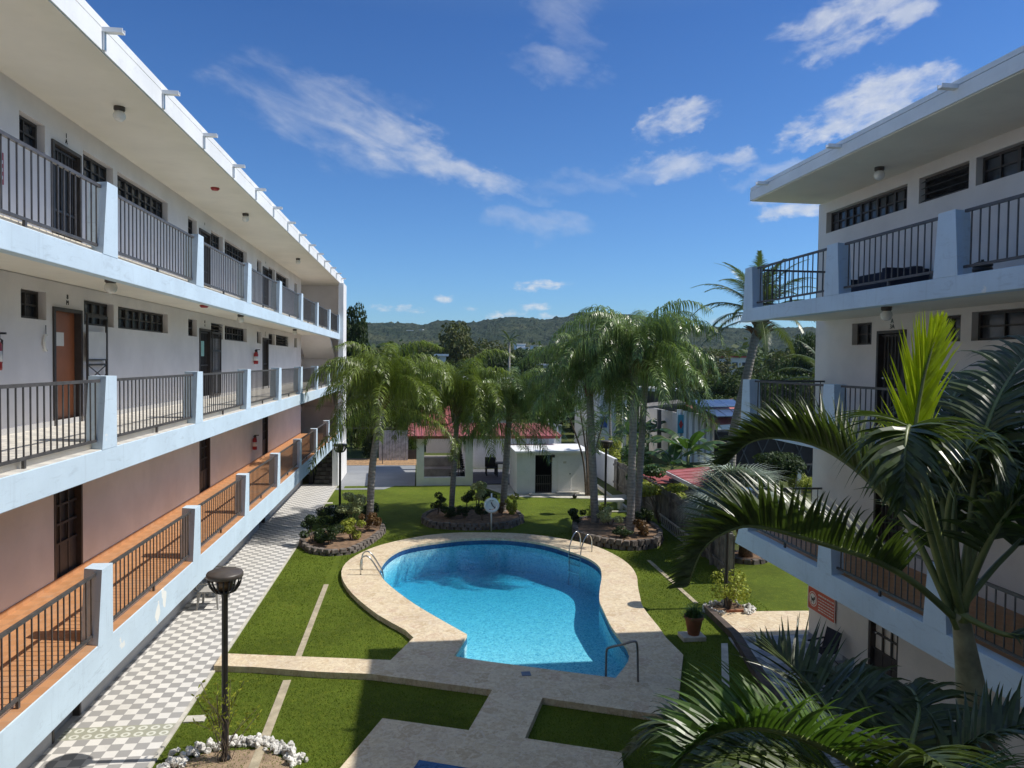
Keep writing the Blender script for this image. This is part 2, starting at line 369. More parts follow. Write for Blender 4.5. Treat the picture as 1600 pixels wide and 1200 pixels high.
def barkmat():
    m, N, b = newmat('ringed_palm_bark'); p = P(N)
    wv = N.n('ShaderNodeTexWave', wave_type='BANDS', bands_direction='Z'); N.put(wv.inputs[0], p); wv.inputs['Scale'].default_value = 2.6; wv.inputs['Distortion'].default_value = 6; wv.inputs['Detail'].default_value = 3
    n = N.noise(N.mapping(p, scale=(6, 6, 2)), 2.5, 7, .65)
    c = N.mix(n, (.16, .14, .12, 1), (.40, .365, .32, 1)); c = N.mix(N.math('MULTIPLY', N.rng(wv.outputs[1], .6, .98), .32), c, (.10, .085, .075, 1))
    N.put(b.inputs['Base Color'], c); b.inputs['Roughness'].default_value = .9; bump(N, b, N.math('ADD', wv.outputs[1], n), .5, .02); return m
M['bark'] = barkmat()
M['trunk'] = plain('tree_bark', (.12, .09, .065), .95, .4, 8, bmp=.6)
M['fibre'] = plain('brown_palm_fibre', (.17, .095, .05), .9, .5, 14, bmp=.5)
M['queen'] = leafmat('queen_palm_leaf', (.125, .165, .025), (.20, .28, .025), .4, .3, .8, .5, .25, 1.85)
M['queen2'] = leafmat('green_queen_leaf', (.125, .18, .045), (.18, .28, .045), .34, .26, .8, .7, .25, 1.9)  # greener, less yellow leaf tone than queen
M['coco'] = leafmat('coconut_leaf', (.07, .105, .03), (.12, .18, .03), .36, .3, 1, .5)
M['fore'] = leafmat('glossy_palm_leaf', (.052, .074, .02), (.08, .13, .015), .36, .22, 2.5, .55)
M['spear'] = leafmat('new_yellow_palm_leaf', (.42, .52, .02), (.80, .86, .02), .4, .6, 3)
M['foreG'] = leafmat('bright_palm_leaf', (.06, .112, .02), (.11, .22, .02), .38, .26, 2.5, .45)
M['petiole'] = plain('green_petiole', (.16, .19, .06), .45, .25, 5)
M['shaft'] = plain('olive_crownshaft', (.27, .25, .15), .45, .35, 6)
M['silver'] = leafmat('silver_fan_leaf', (.30, .35, .30), (.22, .28, .14), .45, .2, 2)
M['banana'] = leafmat('banana_leaf', (.04, .085, .018), (.08, .17, .02), .38, .35, 2, .5)
M['tree_a'] = leafmat('dark_tree_leaf', (.030, .050, .012), (.045, .075, .012), .6, .25, .35, .2)
M['tree_b'] = leafmat('olive_tree_leaf', (.075, .085, .024), (.09, .11, .02), .6, .25, .35, .2)
M['tree_c'] = leafmat('mid_tree_leaf', (.05, .078, .018), (.07, .11, .015), .6, .25, .35, .2)
M['bush'] = leafmat('dark_bush_leaf', (.028, .05, .012), (.04, .075, .012), .5, .2, 4, .3)
M['bush_y'] = leafmat('yellow_green_leaf', (.28, .31, .04), (.3, .34, .03), .5, .25, 4, .3)
M['bush_r'] = leafmat('russet_leaf', (.13, .075, .025), (.2, .09, .02), .5, .25, 4, .3)
M['bush_v'] = leafmat('variegated_leaf', (.46, .50, .24), (.4, .45, .15), .5, .25, 4, .3)
M['potgrass'] = leafmat('pot_leaf', (.045, .095, .018), (.08, .16, .02), .45, .25, 5, .4)

# ------------------------------------------------------------------ leaf builders
def orth(t, ref=Vector((0, 0, 1))):
    a = ref - t*ref.dot(t)
    if a.length < 1e-3: a = Vector((1, 0, 0)) - t*t.x
    return a.normalized()
def spline(pts, n):
    pts = [Vector(p) for p in pts]; out = []; k = len(pts)-1
    for i in range(n+1):
        u = i/n*k; j = min(int(u), k-1); t = u-j
        p0 = pts[max(j-1, 0)]; p1 = pts[j]; p2 = pts[j+1]; p3 = pts[min(j+2, k)]
        out.append(.5*((2*p1)+(p2-p0)*t+(2*p0-5*p1+4*p2-p3)*t*t+(3*p1-p0-3*p2+p3)*t**3))
    return out
def leaflet(mb, p, d, wd, L, w, g, segs, fold=0.):
    st = []; q = p.copy(); d = d.normalized(); step = L/segs
    for k in range(segs+1):
        s = k/segs; ww = w*(.55+.45*sin(pi*min(1, s*1.6)))*(1-s**2.2) if s < 1 else 0
        wv = (wd - d*wd.dot(d)); wv = wv.normalized() if wv.length > 1e-4 else orth(d)
        st.append((q.copy(), wv, ww, d.copy()))
        q = q + d*step; d = (d + Vector((0, 0, -g*step*(1+s)))).normalized()
    for k in range(segs):
        (a, wa, va, da), (b, wb, vb, db) = st[k], st[k+1]
        if fold:
            na = da.cross(wa)*va*fold; nb = db.cross(wb)*vb*fold
            mb.face([a-wa*va+na, a, b, b-wb*vb+nb]); mb.face([a, a+wa*va+na, b+wb*vb+nb, b])
        elif k == segs-1: mb.face([a-wa*va, a+wa*va, b])
        else: mb.face([a-wa*va, a+wa*va, b+wb*vb, b-wb*vb])
def frond(mb, pts, n, L, w, g, rng, segs=3, s0=.16, r0=.014, lift=.25, a0=30, a1=68, fold=0., plume=.0, up=None, ragged=.12, sides=(1, -1)):
    line = spline(pts, 24); m = len(line)-1
    mb.mi = 1; mb.tube(line, [r0*(1-.85*i/m) for i in range(m+1)], 5); mb.mi = 0
    for i in range(n):
        s = s0+(1-s0)*(i+.5)/n; u = s*m; j = min(int(u), m-1); p = line[j].lerp(line[j+1], u-j)
        T = (line[j+1]-line[j]).normalized(); Nn = orth(T, up or Vector((0, 0, 1))); Sd = T.cross(Nn)
        k = (s-s0)/(1-s0); ln = L*(.55+.45*sin(pi*min(1, k*1.15+.12)))*(1-.55*k**3)
        for sg in sides:
            a = radians(a0+(a1-a0)*k+rng.uniform(-6, 6)); lf = lift+rng.uniform(-plume, plume)
            d = Sd*sg*cos(a)+T*sin(a)+Nn*lf
            leaflet(mb, p, d, T, ln*rng.uniform(1-ragged, 1+ragged), w*rng.uniform(.85, 1.1), g*rng.uniform(.8, 1.25), segs, fold)
def frond_path(L, el, curl, n=8):
    pts = [Vector((0, 0, 0))]; a = el
    for i in range(n):
        s = (i+1)/n; pts.append(pts[-1]+Vector((cos(a), 0, sin(a)))*L/n); a -= curl*(.55+.85*s)/n
    return pts
def frond_meshes(name, mats, L, els, curl, n, ll, w, g, seed, **k):
    out = []
    for i, e in enumerate(els):
        mb = MB(); frond(mb, frond_path(L*random.Random(seed+i).uniform(.9, 1.08), radians(e), curl[i]), n, ll, w, g, random.Random(seed*7+i), **k)
        out.append(mb.mesh(name, mats, True))
    return out
def leaf_cloud(mb, clumps, n, size, rng, flat=.5):
    tot = sum(r[0]*r[1]*r[2] for _, r in clumps)
    for c, r in clumps:
        for _ in range(max(4, int(n*(r[0]*r[1]*r[2])/tot))):
            while 1:
                d = Vector((rng.uniform(-1, 1), rng.uniform(-1, 1), rng.uniform(-1, 1)))
                if .05 < d.length < 1: break
            d = d*(d.length**-.45)*.98 if d.length > .05 else d
            p = Vector(c)+Vector((d.x*r[0], d.y*r[1], d.z*r[2]))
            nn = (d.normalized()*.6+Vector((rng.gauss(0, .6), rng.gauss(0, .6), rng.gauss(flat, .5)))).normalized()
            a = orth(nn, Vector((rng.gauss(0, 1), rng.gauss(0, 1), rng.gauss(0, 1)))); b = nn.cross(a); sz = size*rng.uniform(.6, 1.35)
            mb.face([p-a*sz*.5, p+b*sz*.32, p+a*sz*.55, p-b*sz*.32])
def clump_crown(R, H, nc, rng, z0):
    out = []
    for i in range(nc):
        th = rng.uniform(0, 2*pi); rr = R*sqrt(rng.uniform(0, 1))*.78; h = rng.uniform(-.5, .5)
        k = sqrt(max(.1, 1-(rr/R)**2)); r = R*rng.uniform(.26, .46)
        out.append(((rr*cos(th), rr*sin(th), z0+H*h*k), (r, r, r*H/R*rng.uniform(.45, .75))))
    return out
def make_tree(name, label, mat, R, H, trunk_h, nc, nl, size, seed, cat='tree', group='trees beyond the courtyard'):
    rng = random.Random(seed); t = thing(name, label, cat, group=group)
    tb = MB(); z0 = trunk_h+H*.42
    cl = clump_crown(R, H, nc, rng, z0)
    tb.tube([(0, 0, -.3), (rng.uniform(-.1, .1), rng.uniform(-.1, .1), trunk_h*.6), (rng.uniform(-.2, .2), 0, z0)], [R*.075, R*.055, R*.03], 7)
    for c, r in cl[:7]: tb.tube([(0, 0, trunk_h*.6), (c[0]*.5, c[1]*.5, (trunk_h*.6+c[2])*.55), c], [R*.04, R*.028, R*.01], 5)
    tb.build('trunk', M['trunk'], t)
    cb = MB(); leaf_cloud(cb, cl, nl, size, rng); cb.build('crown', mat, t); return t
def make_bush(name, label, mat, loc, R, H, nl, size, seed, group=None, stems=3, z0=None, cat='shrub'):
    rng = random.Random(seed); t = thing(name, label, cat, loc, group=group); zc = z0 if z0 is not None else H*.55
    R *= 1.15; cl = clump_crown(R, (H-zc)*2 if z0 else H*.9, 9, rng, zc)
    sb = MB()
    for i in range(min(stems, 7)):
        c = cl[i][0]; sb.tube([(c[0]*.15, c[1]*.15, -.03), (c[0]*.5, c[1]*.5, zc*.6), c], [.02, .015, .008], 5)
    sb.build('stem', M['trunk'], t)
    b = MB(); leaf_cloud(b, cl, int(nl*1.7), size, rng); b.build('foliage', mat, t); return t

# ------------------------------------------------------------------ ground, lawn, pool, paths
from mathutils.geometry import tessellate_polygon
def smooth_loop(pts, per=4):
    pts = [Vector((p[0], p[1], 0)) for p in pts]; n = len(pts); out = []
    for i in range(n):
        p0, p1, p2, p3 = pts[i-1], pts[i], pts[(i+1) % n], pts[(i+2) % n]
        sharp = lambda a, b, c: (b-a).normalized().dot((c-b).normalized()) < .80
        s1, s2 = sharp(p0, p1, p2), sharp(p1, p2, p3)
        if s1: p0 = p1
        if s2: p3 = p2
        for k in range(per):
            t = k/per; q = .5*((2*p1)+(p2-p0)*t+(2*p0-5*p1+4*p2-p3)*t*t+(3*p1-p0-3*p2+p3)*t**3); out.append((q.x, q.y))
    return out
def ccw(l): return l if sum(l[k][0]*l[(k+1) % len(l)][1]-l[(k+1) % len(l)][0]*l[k][1] for k in range(len(l))) > 0 else l[::-1]
def sheet(mb, loops, z):
    fl = [p for l in loops for p in l]; i0 = len(mb.v); mb.v += [(p[0], p[1], z) for p in fl]
    for t in tessellate_polygon([[Vector((p[0], p[1], 0)) for p in l] for l in loops]):
        a, b, c = (fl[i] for i in t)
        if (b[0]-a[0])*(c[1]-a[1])-(b[1]-a[1])*(c[0]-a[0]) < 0: t = t[::-1]
        mb.f.append(tuple(i0+i for i in t)); mb.m.append(mb.mi)
def skirt(mb, loop, z0, z1, inward=False):
    l = ccw(loop); n = len(l)
    for k in range(n):
        a, b = l[k], l[(k+1) % n]
        q = [(a[0], a[1], z0), (b[0], b[1], z0), (b[0], b[1], z1), (a[0], a[1], z1)]
        mb.face(q[::-1] if inward else q)
POOL = ccw(smooth_loop([(-1.08, 21.83), (-.84, 22.97), (-.29, 23.88), (1.01, 24.55), (2.13, 24.8), (3.24, 24.6), (4.24, 23.9), (4.88, 22.9), (5.32, 22.0), (5.45, 21.07), (5.28, 20.1), (4.93, 18.95), (4.68, 18.0), (4.6, 17.3), (4.5, 16.14), (4.47, 14.6), (3.86, 13.5), (1.41, 14.54), (.76, 14.86), (1.11, 16.03), (-.05, 18.12), (-.85, 19.98), (-1.1, 21.0)]))
def grow(loop, d):
    n = len(loop); out = []
    for k in range(n):
        a = Vector(loop[k-1]); b = Vector(loop[(k+1) % n]); t = (b-a).normalized(); out.append((loop[k][0]+t.y*d, loop[k][1]-t.x*d))
    return out
HOLE = grow(POOL, .12)
DECK = [(-4.06, 14.87), (-3.22, 14.72), (-1.91, 14.36), (-.91, 14.17), (1.40, 13.24), (.86, 11.81), (-.59, 12.37), (-1.15, 10.9), (-1.9, 8.9), (-2.5, 7.2), (1.8, 5.6), (2.5, 7.4), (3.22, 10.86), (1.76, 11.46), (2.29, 12.83), (4.32, 11.95), (4.56, 12.06), (4.74, 12.43), (5.42, 14.04), (5.6, 14.45), (5.56, 15.38), (5.61, 16.03), (5.66, 17.35), (5.84, 18.23), (6.06, 19.13), (6.3, 20.01), (6.42, 20.98), (6.34, 22.07), (5.99, 23.28), (5.38, 24.15), (4.44, 25.0), (3.34, 25.5), (1.63, 25.72), (.7, 25.55), (-.08, 25.18), (-1.14, 24.3), (-1.8, 23.3), (-2.19, 22.07), (-2.17, 20.75), (-1.73, 19.18), (-.97, 17.51), (-.09, 15.96), (-.55, 14.79), (-3.93, 15.46), (-4.06, 15.47)]
def soften(l):
    out = []; n = len(l)
    for i in range(n):
        if 19 < i < 41:
            p0, p1, p2, p3 = (Vector(l[j % n]) for j in (i-1, i, i+1, i+2))
            for k in range(3):
                t = k/3; q = .5*((2*p1)+(p2-p0)*t+(2*p0-5*p1+4*p2-p3)*t*t+(3*p1-p0-3*p2+p3)*t**3); out.append((q.x, q.y))
        else: out.append(l[i])
    return out
DECK = ccw(soften(DECK))
g = MB(); sheet(g, [[(-900, -80), (900, -80), (900, 900), (-900, 900)], HOLE], 0); struct(g.build('ground', M['field']))
g = MB(); sheet(g, [[(-4.06, -4), (7.2, -4), (7.2, 15.5), (7.2, 17.3), (13.5, 16.7), (13.5, 21.6), (9.3, 21.8), (9.9, 30.6), (10.3, 33.2), (4.7, 33.6), (4.7, 36.3), (-1.2, 36.4), (-1.75, 35.3), (-4.06, 35.3)], HOLE], .004); struct(g.build('lawn', M['lawn']))
d = MB(); sheet(d, [DECK, POOL], .13); skirt(d, DECK, -.02, .13); skirt(d, POOL, .06, .13, True); struct(d.build('pool_deck', M['flag']))
def pooltile(name, cols, size, rough=.25):
    m, N, b = newmat(name); p = P(N); x, y, z = N.sep(p)
    v = N.n('ShaderNodeTexVoronoi', feature='F1'); N.put(v.inputs['Vector'], p); v.inputs['Scale'].default_value = 1/size
    N.put(b.inputs['Base Color'], N.mix(N.sep(v.outputs['Color'])[0], (*cols[0], 1), (*cols[1], 1))); b.inputs['Roughness'].default_value = rough; return m
M['pool_tile'] = pooltile('navy_pool_tile', ((.015, .05, .15), (.03, .10, .24)), .05)
def plaster_caustics():
    m, N, b = newmat('pool_plaster_caustics'); p = P(N)
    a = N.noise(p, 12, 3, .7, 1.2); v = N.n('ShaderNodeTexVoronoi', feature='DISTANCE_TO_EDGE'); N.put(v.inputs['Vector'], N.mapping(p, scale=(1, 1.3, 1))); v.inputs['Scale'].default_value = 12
    c = N.mix(N.rng(a, .38, .60), (.16, .47, .64, 1), (.72, .95, .97, 1))  # noise and cell edges paint caustic light speckle into the plaster colour
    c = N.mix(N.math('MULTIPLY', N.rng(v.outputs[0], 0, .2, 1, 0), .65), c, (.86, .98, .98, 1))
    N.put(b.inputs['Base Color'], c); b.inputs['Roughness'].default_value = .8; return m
M['plaster_caustics'] = plaster_caustics()
def floor_z(y): return -.46-.52*min(1, max(0, (y-15)/8))
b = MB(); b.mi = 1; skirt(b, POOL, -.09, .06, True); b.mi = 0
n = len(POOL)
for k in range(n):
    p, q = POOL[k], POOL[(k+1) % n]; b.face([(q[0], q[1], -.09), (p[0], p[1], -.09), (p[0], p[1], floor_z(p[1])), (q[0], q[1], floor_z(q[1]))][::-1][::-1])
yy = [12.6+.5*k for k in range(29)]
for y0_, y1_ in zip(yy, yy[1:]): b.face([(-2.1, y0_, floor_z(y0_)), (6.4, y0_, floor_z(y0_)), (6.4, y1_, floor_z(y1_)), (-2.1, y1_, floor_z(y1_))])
struct(b.build('pool_basin', [M['plaster_caustics'], M['pool_tile']]))
def water():
    m, N, b = newmat('pool_water'); t = m.node_tree; p = P(N); t.nodes.remove(b)
    tr = N.n('ShaderNodeBsdfTransparent'); gl = N.n('ShaderNodeBsdfGlossy'); gl.inputs['Roughness'].default_value = .03
    fr = N.n('ShaderNodeFresnel'); fr.inputs[0].default_value = 1.33
    bp = N.n('ShaderNodeBump'); bp.inputs['Strength'].default_value = .35; bp.inputs['Distance'].default_value = .05
    h = N.math('ADD', N.noise(N.mapping(p, scale=(1, 1.4, 1)), 3.0, 4, .55, .8), N.math('MULTIPLY', N.noise(p, 11, 3, .5), .25))
    N.put(bp.inputs['Height'], h); N.put(gl.inputs['Normal'], bp.outputs[0]); N.put(fr.inputs['Normal'], bp.outputs[0])
    mx = N.n('ShaderNodeMixShader'); N.put(mx.inputs[0], fr.outputs[0]); N.put(mx.inputs[1], tr.outputs[0]); N.put(mx.inputs[2], gl.outputs[0])
    out = t.nodes['Material Output']; N.put(out.inputs['Surface'], mx.outputs[0])
    va = N.n('ShaderNodeVolumeAbsorption'); va.inputs['Color'].default_value = (.0, .68, .80, 1); va.inputs['Density'].default_value = .78
    N.put(out.inputs['Volume'], va.outputs[0]); return m
M['water'] = water()
w = MB(); PW = grow(POOL, .001); sheet(w, [PW], -.06)
struct(w.build('pool_water', M['water']))
# small navy wading pool let into the near deck
P0 = gnd(655, 1188, .13); e1 = Vector((.925, -.38, 0)); e2 = Vector((-.36, -.933, 0))
q = [P0, P0+e1*2.2, P0+e1*2.2+e2*2.4, P0+e2*2.4]
b = MB(); b.prism([(p.x, p.y) for p in q], .131, .139); struct(b.build('wading_pool', M['pool_tile']))
g = MB(); g.prism([(-5.86, -3), (-4.10, -3), (-4.10, 36.9), (-5.86, 36.9)], -.02, .03); struct(g.build('tiled_path', M['path']))
g = MB(); g.box(-4.1, -4.03, -3, 36.4, -.02, .036); struct(g.build('path_kerb', M['conc_light']))
for x0, y0, x1, y1, wd in ((-2.55, 20.38, -2.5, 15.3, .13), (-2.53, 14.3, -2.49, 11.2, .15), (7.31, 22.0, 7.27, 17.9, .12)):
    g = MB(); g.prism([(x0-wd/2, y0), (x0+wd/2, y0), (x1+wd/2, y1), (x1-wd/2, y1)], -.01, .02); struct(g.build('lawn_strip', M['strip']))
g = MB(); g.prism([(6.78, 15.21), (6.93, 15.2), (5.9, 12.8), (5.74, 12.8)], -.01, .03); struct(g.build('lawn_strip', M['conc_light']))
g = MB(); g.prism([(7.35, 17.2), (12.5, 16.85), (12.5, 15.9), (9.0, 15.55), (7.3, 15.55)], -.02, .034); struct(g.build('terrace', M['flag']))
g = MB(); g.prism([(7.1, 15.55), (9.02, 15.55), (9.02, -6), (5.7, -6), (6.6, 12.2)], -.02, .03); struct(g.build('side_walk', M['terrace']))
g = MB(); g.prism([(7.22, 17.3), (7.36, 17.3), (7.32, 15.4), (6.62, 12.0), (6.4, 12.0), (7.14, 15.5)], -.02, .16); struct(g.build('kerb', M['kerb_dark']))
g = MB(); g.prism([(-4.3, 35.35), (-1.7, 35.35), (-1.2, 36.35), (-.2, 36.3), (-.2, 43.6), (-4.6, 43.6), (-4.6, 37.2), (-3.9, 36.6), (-3.9, 35.9), (-4.3, 35.9)], -.01, .012); struct(g.build('driveway', M['pad']))
g = MB(); g.prism([(-3.65, 35.75), (-2.4, 35.75), (-2.4, 36.35), (-3.65, 36.35)], .012, .018); struct(g.build('lawn_patch', M['lawn']))
g = MB(); g.prism([(3.2, 35.7), (3.4, 36.3), (4.8, 36.3), (4.5, 33.5), (8.9, 33.0), (10.2, 33.4), (10.3, 31.8), (8.6, 32.2), (4.4, 33.0), (3.9, 33.9)], -.01, .02); struct(g.build('pavement', M['conc_light']))
m = MB(); m.blob((0, 0, .11), .11, amp=0, n=14, m=9); o = m.build('ball', M['black'], smooth=True); o.location = gnd(898, 779); tag(o, 'small dark ball lying on the grass in front of the shed', 'ball')
# short grass blades on the lawn near the camera
rng = random.Random(5); gb = MB()
def in_poly(x, y, l):
    c = False; j = len(l)-1
    for i in range(len(l)):
        if (l[i][1] > y) != (l[j][1] > y) and x < (l[j][0]-l[i][0])*(y-l[i][1])/(l[j][1]-l[i][1])+l[i][0]: c = not c
        j = i
    return c
LAW = [(-4.02, 10), (7.0, 10), (6.9, 15), (7.2, 17.2), (9, 17.1), (9, 26), (-4.02, 26)]
cnt = 0
while cnt < 70000:
    y = 10+16*rng.random()**1.7; x = rng.uniform(-4.0, 9)
    if not in_poly(x, y, LAW) or in_poly(x, y, DECK) or abs(x+2.52) < .09: continue
    cnt += 1; a = rng.uniform(0, 2*pi); h = rng.uniform(.015, .042); ww = .004+.0003*y; lx, ly = rng.gauss(0, .02), rng.gauss(0, .02)
    gb.face([(x-cos(a)*ww, y-sin(a)*ww, .003), (x+cos(a)*ww, y+sin(a)*ww, .003), (x+lx, y+ly, h)])
tag(gb.build('grass_blades', M['blade']), kind='stuff', label='short mown grass blades on the courtyard lawn')

# ------------------------------------------------------------------ building pieces
def wall_holes(mb, X, y0, y1, z0, z1, holes, dep, sgn):
    """wall face at X (normal sgn along x) with rectangular openings and reveals running back by dep"""
    ys = sorted({y0, y1, *[h[0] for h in holes], *[h[1] for h in holes]}); zs = sorted({z0, z1, *[h[2] for h in holes], *[h[3] for h in holes]})
    def q(*p): mb.face(p if sgn > 0 else p[::-1])
    for i in range(len(ys)-1):
        for j in range(len(zs)-1):
            a, b, c, d = ys[i], ys[i+1], zs[j], zs[j+1]
            if any(h[0] <= a+1e-6 and b <= h[1]+1e-6 and h[2] <= c+1e-6 and d <= h[3]+1e-6 for h in holes): continue
            q((X, a, c), (X, b, c), (X, b, d), (X, a, d))
    B = X-sgn*dep
    for a, b, c, d in holes:
        q((X, a, c), (X, a, d), (B, a, d), (B, a, c)); q((X, b, d), (X, b, c), (B, b, c), (B, b, d))
        q((X, a, d), (X, b, d), (B, b, d), (B, a, d)); q((X, b, c), (X, a, c), (B, a, c), (B, b, c))
def window(parent, X, h, sgn, cols, rows=2, dep=.17, louvre=False):
    a, b, c, d = h; B = X-sgn*dep; f = MB(); t = .045
    lo, hi = min(B, B+sgn*.05), max(B, B+sgn*.05)
    f.box(lo, hi, a+.002, b-.002, c+.002, c+t); f.box(lo, hi, a+.002, b-.002, d-t, d-.002)
    f.box(lo, hi, a+.002, a+t, c+t, d-t); f.box(lo, hi, b-t, b-.002, c+t, d-t)
    lo2, hi2 = min(B+sgn*.006, B+sgn*.044), max(B+sgn*.006, B+sgn*.044)
    if not louvre:
        for k in range(1, cols):
            y = a+(b-a)*k/cols; w = .032 if k % 2 == 0 else .014
            f.box(lo2, hi2, y-w, y+w, c+t, d-t)
        for r in range(1, rows):
            z = c+(d-c)*r/rows; f.box(min(B+sgn*.01, B+sgn*.038), max(B+sgn*.01, B+sgn*.038), a+t, b-t, z-.014, z+.014)
    else:
        for r in range(4):
            z = c+(d-c)*(r+.5)/4; f.hexa([(B-.0, a+t, z+.05), (B+sgn*.16, a+t, z-.045), (B+sgn*.16, b-t, z-.045), (B, b-t, z+.05), (B, a+t, z+.06), (B+sgn*.16, a+t, z-.035), (B+sgn*.16, b-t, z-.035), (B, b-t, z+.06)])
    w = f.build('window', M['frame'], parent, world=True)
    p = MB(); p.box(min(B-sgn*.02, B+sgn*.003), max(B-sgn*.02, B+sgn*.003), a+.004, b-.004, c+.004, d-.004); p.build('pane', M['pane'], w, world=True)
    return w
def door(parent, X, h, sgn, mat, style='plain', dep=.1, label=None):
    a, b, c, d = h; B = X-sgn*dep; f = MB(); t = .06
    bx = lambda m, u, v, *r: m.box(min(B+sgn*u, B+sgn*v), max(B+sgn*u, B+sgn*v), *r)
    p = MB(); bx(p, -.03, .012, a+t, b-t, c+.002, d-t); D = p.build('door', mat, parent, world=True, label=label)
    bx(f, -.03, .13, a+.002, a+t, c+.002, d-.002); bx(f, -.03, .13, b-t, b-.002, c+.002, d-.002); bx(f, -.03, .13, a+t, b-t, d-t, d-.002); f.build('door_frame', M['frame'], D, world=True)
    g = MB()
    if style in ('bars', 'grid'):
        nn = 7 if style == 'bars' else 3
        for k in range(1, nn):
            y = a+t+(b-a-2*t)*k/nn; w = .012 if style == 'bars' else .02; bx(g, .03, .055, y-w, y+w, c+.03, d-t-.004)
        for z in ((c+.05, c+.95, d-.1) if style == 'bars' else (c+.62, c+.95, c+1.27, c+1.6, c+1.9)):
            if z < d-.05: bx(g, .026, .06, a+t, b-t, z-.018, z+.018)
        if style == 'grid': bx(g, .02, .045, a+t+.01, b-t-.01, c+.03, c+.6)
        g.build('security_gate', M['frame'], D, world=True)
    k = MB(); y = a+t+.09 if sgn > 0 else b-t-.09
    k.blob((B+sgn*.06, y, c+.95), .032, n=8, m=5); k.build('handle', M['steel'], D, True, world=True)
    return D
def railing_mesh(L, H=.92, foot=True):
    """bars along +y from 0 to L, standing at z=0"""
    m = MB(); m.box(-.02, .02, -.03, L+.03, H-.04, H); m.box(-.018, .018, -.03, L+.03, .08, .115)
    n = int(L/.14)
    for i in range(n):
        y = (i+.5)*L/n; m.box(-.0075, .0075, y-.0075, y+.0075, .112, H-.038)
    if foot: m.box(-.016, .016, L/2-.02, L/2+.02, -.03, .082)
    return m.mesh('railing', M['rail'])
def text_part(txt, size, loc, rot, mat, parent, name='number'):
    cu = bpy.data.curves.new('t', 'FONT'); cu.body = txt; cu.size = size; cu.extrude = .004; cu.align_x = 'CENTER'; cu.space_line = .9
    o = bpy.data.objects.new('t', cu); C.objects.link(o); bpy.context.view_layer.update()
    me = bpy.data.meshes.new_from_object(o.evaluated_get(bpy.context.evaluated_depsgraph_get())); bpy.data.objects.remove(o); me.name = name
    me.materials.clear(); me.materials.append(mat)
    ob = inst(me, name, parent, rot=rot); off = Vector((0, 0, 0)); p = parent
    while p: off += p.location; p = p.parent
    ob.location = Vector(loc)-off; return ob

# ------------------------------------------------------------------ left apartment building
LB = thing('apartment_building', 'long three-gallery apartment building with pale blue balcony bands left of the pool', 'building', (-8.5, 20, 0))
XW, XF = -5.95, -4.2
Y0L, Y1L = 1.0, 37.25
MODS = (3.72, 11.65, 19.5, 27.4)
def mod_wins(y, zt, h=.45): return [((y, y+.74, zt-h, zt), 2), ((y+2.04, y+3.3, zt-h, zt), 4), ((y+3.5, y+6.35, zt-h, zt), 8)]
def mod_door(y, zb, zt): return (y+.93, y+1.93, zb, zt)
